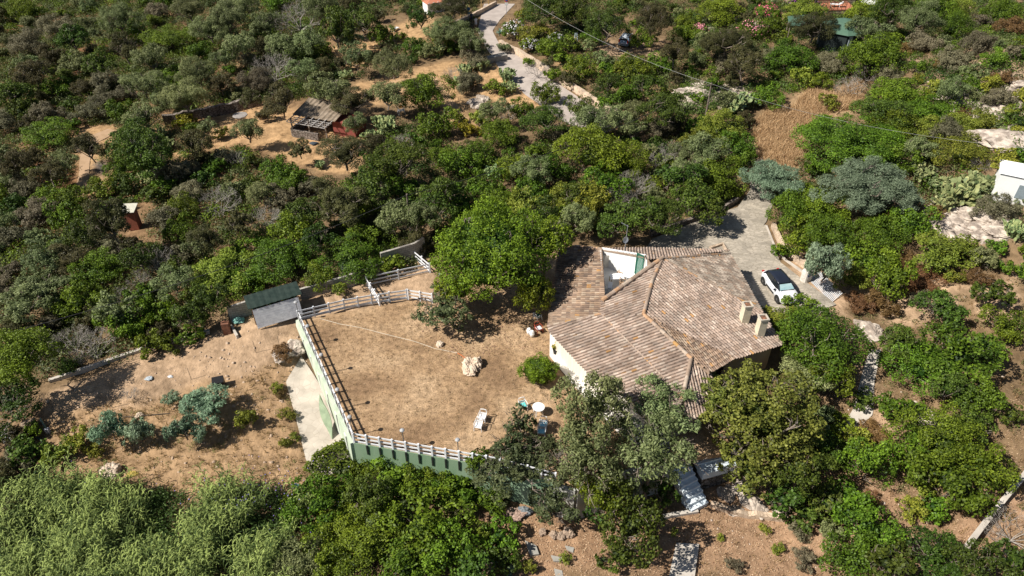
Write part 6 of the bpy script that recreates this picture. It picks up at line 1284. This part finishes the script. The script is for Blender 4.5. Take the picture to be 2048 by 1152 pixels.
scatter('leaf_litter', 42000, [(1690,690),(1850,700),(1830,830),(2048,800),(2048,1152),(940,1152),(940,1000),(1150,1000),(1400,1010),(1560,900)], litter, leafmat('leaf_fallen', (.16, .085, .045), (.50, .37, .23), trans=0), 12)
scatter('loose_stones', 1500, [(90,800),(500,640),(600,640),(620,720),(600,950),(90,950)], stones, mat('stone_bits', (.52, .40, .29), (.34, .24, .17), 4), 13)
scatter('loose_stones', 3500, [(1690,690),(1790,-20),(2060,-20),(2060,1152),(1250,1152),(1400,1010)], stones, mat('stone_bits2', (.55, .46, .38), (.38, .30, .24), 4), 14)
LAWN_ = [(604,645),(710,880),(1000,930),(1120,960),(1240,920),(1100,720),(1090,660),(1000,560),(885,610),(815,608)]
scatter('lawn_grass', 9000, LAWN_, tufts(5, .07, .10, .012, 1.), leafmat('leaf_lawn', (.22, .145, .075), (.46, .33, .18)), 91, plat=True)
scatter('lawn_grass', 700, LAWN_, tufts(9, .08, .16, .014, 1.), leafmat('leaf_lawn_dark', (.10, .075, .035), (.26, .19, .09)), 92, plat=True)
scatter('leaf_litter', 2600, [(820,640),(960,580),(1090,600),(1100,700),(900,720)], litter, MATS['leaf_fallen'], 93, plat=True)
scatter('leaf_litter', 1500, LAWN_, litter, MATS['leaf_fallen'], 94, plat=True)
# --- reed bed
def reeds():
    rs = np.random.RandomState(31); reg = gp([(-80,975),(120,975),(330,990),(560,985),(640,1010),(600,1060),(560,1152),(560,1260),(-150,1260)]); xs = [p[0] for p in reg]; ys = [p[1] for p in reg]
    V = []; at = []; n = 0; out = []
    while n < 1500:
        x = rs.uniform(min(xs), max(xs)); y = rs.uniform(min(ys), max(ys))
        if not inpoly(x, y, reg): continue
        dens = fbm(np.array([x*.45]), np.array([y*.45]))[0]
        if dens < .43 or rs.rand() > (dens-.36)*6: n += .12; continue
        n += 1; z = float(Hraw([x], [y])[0]); hgt = rs.uniform(1.2, 2.6)*(.3+1.4*dens); lean = rs.normal(size=2)*.22+np.array((.12, 0)); c = -.1+.95*rs.rand()**1.3; pale = rs.rand() < .3
        top = np.array((x+lean[0]*hgt, y+lean[1]*hgt, z+hgt)); b0 = np.array((x, y, z-.1)); sx = np.array((.018, 0, 0)); out.append(([b0-sx, b0+sx, top+sx*.4, top-sx*.4], .55))
        nl = 17; az0 = rs.rand()*6.28
        for i in range(nl):
            t = .25+.75*i/nl; p = b0+(top-b0)*t; az = az0+i*2.6+rs.rand()*.5; L = rs.uniform(.40, .80)*(1.1-.3*t); dx = np.array((math.cos(az), math.sin(az), 0)); sd_ = np.array((-math.sin(az), math.cos(az), 0))*.023
            q = [p, p+dx*L*.38+np.array((0, 0, L*.42)), p+dx*L*.72+np.array((0, 0, L*.36)), p+dx*L*.98+np.array((0, 0, -L*.04))]; w3 = (.8, 1.1, .8, .1); cc = min(1, max(0, c)+.35*rs.rand()+(.25 if pale else 0)*t)
            for k in range(3): out.append(([q[k]-sd_*w3[k], q[k]+sd_*w3[k], q[k+1]+sd_*w3[k+1], q[k+1]-sd_*w3[k+1]], cc))
    V = np.array([o[0] for o in out]).reshape(-1, 3); a = np.repeat([o[1] for o in out], 4)
    me = quadmesh('reeds', V, np.arange(len(V)).reshape(-1, 4), a); tag(link('reed_bed', me, None, (leafmat('leaf_reed', (.018, .040, .007), (.36, .40, .11), trans=.10),)), kind='stuff')
    # morning glory flowers over the reeds edge
    pts = [G(a, b, 1.6) for a, b in [(520+rs.normal()*60, 985+rs.normal()*22) for _ in range(90)]+[(600+rs.normal()*40, 1000+rs.normal()*40) for _ in range(60)]+[(690, 915)]*0+[(280+rs.normal()*120, 985+rs.normal()*25) for _ in range(30)]]
    V = []; 
    for p in pts:
        p = np.array(p); t = unit(1, rs)[0]; t[2] *= .3; b = np.cross(t, np.array((0, -.5, .8))); V += [p-t*.05, p-b*.05, p+t*.05, p+b*.05]
    me = quadmesh('mg', np.array(V), np.arange(len(V)).reshape(-1, 4)); tag(link('morning_glory_flowers', me, None, (flower_mat('violet', (.18, .14, .42)),)), kind='stuff')
reeds()
scatter('reed_understorey', 700, [(0,960),(120,975),(330,990),(560,985),(640,1010),(610,1060),(580,1152),(0,1152)], lumps(120, .9, .07, 1.1), leafmat('leaf_reed_low', (.02, .045, .008), (.16, .24, .05)), 95)
# --- rocks on the right hillside and elsewhere
def rocks_at(lst, where, sx=1.35):
    for i, (px, py, s) in enumerate(lst):
        w3 = ('large' if s > 1.2 else 'small' if s < .6 else 'mid sized'); rock(px, py, s, f"{w3} {('flat slab of', 'rounded grey', 'cracked pale')[i % 3]} granite rock {where}, {('leftmost','second from left','third from left','fourth from left','fifth from left','sixth from left','seventh from left','eighth from left','ninth from left','tenth from left','eleventh from left','twelfth from left','thirteenth from left')[i]}", i, None, .55, i*1.1, st=(sx, 1.), group='granite rocks '+where)
rocks_at([(1868,175,0.48),(1880,195,0.65),(1955,205,0.61),(1962,235,0.78),(1985,215,0.69),(1990,270,0.78),(2000,235,0.95),(2015,75,0.48),(2020,290,2.),(2035,210,0.83),(2038,260,0.95),(2042,170,0.69)], 'on the right hillside')
rocks_at([(1868,425,0.84),(1885,450,0.98),(1900,418,0.91),(1915,445,1.12),(1925,470,0.91),(1950,435,1.19),(1965,465,1.12),(1980,440,1.05),(1998,465,0.84)], 'in the cactus outcrop', 1.2)
rocks_at([(1368,188,1.1),(1383,200,1.3),(1400,190,1.2),(1405,172,.9),(1440,195,.7)], 'left of the dry field')
rocks_at([(950,205,.8),(958,212,.9),(965,198,.7),(1025,215,.6)], 'below the road bend', 1.2)
rocks_at([(1485,975,.6),(1455,988,.55),(1500,1003,.6),(1470,1022,.45),(1520,1020,.5),(1560,1025,.4)], 'beside the blue staircase', 1.3)
rocks_at([(1518,50,1.2),(1420,62,.9),(1738,660,.8),(1742,675,.6),(1830,820,.6),(1855,840,.9)], 'scattered among right bushes', 1.2)
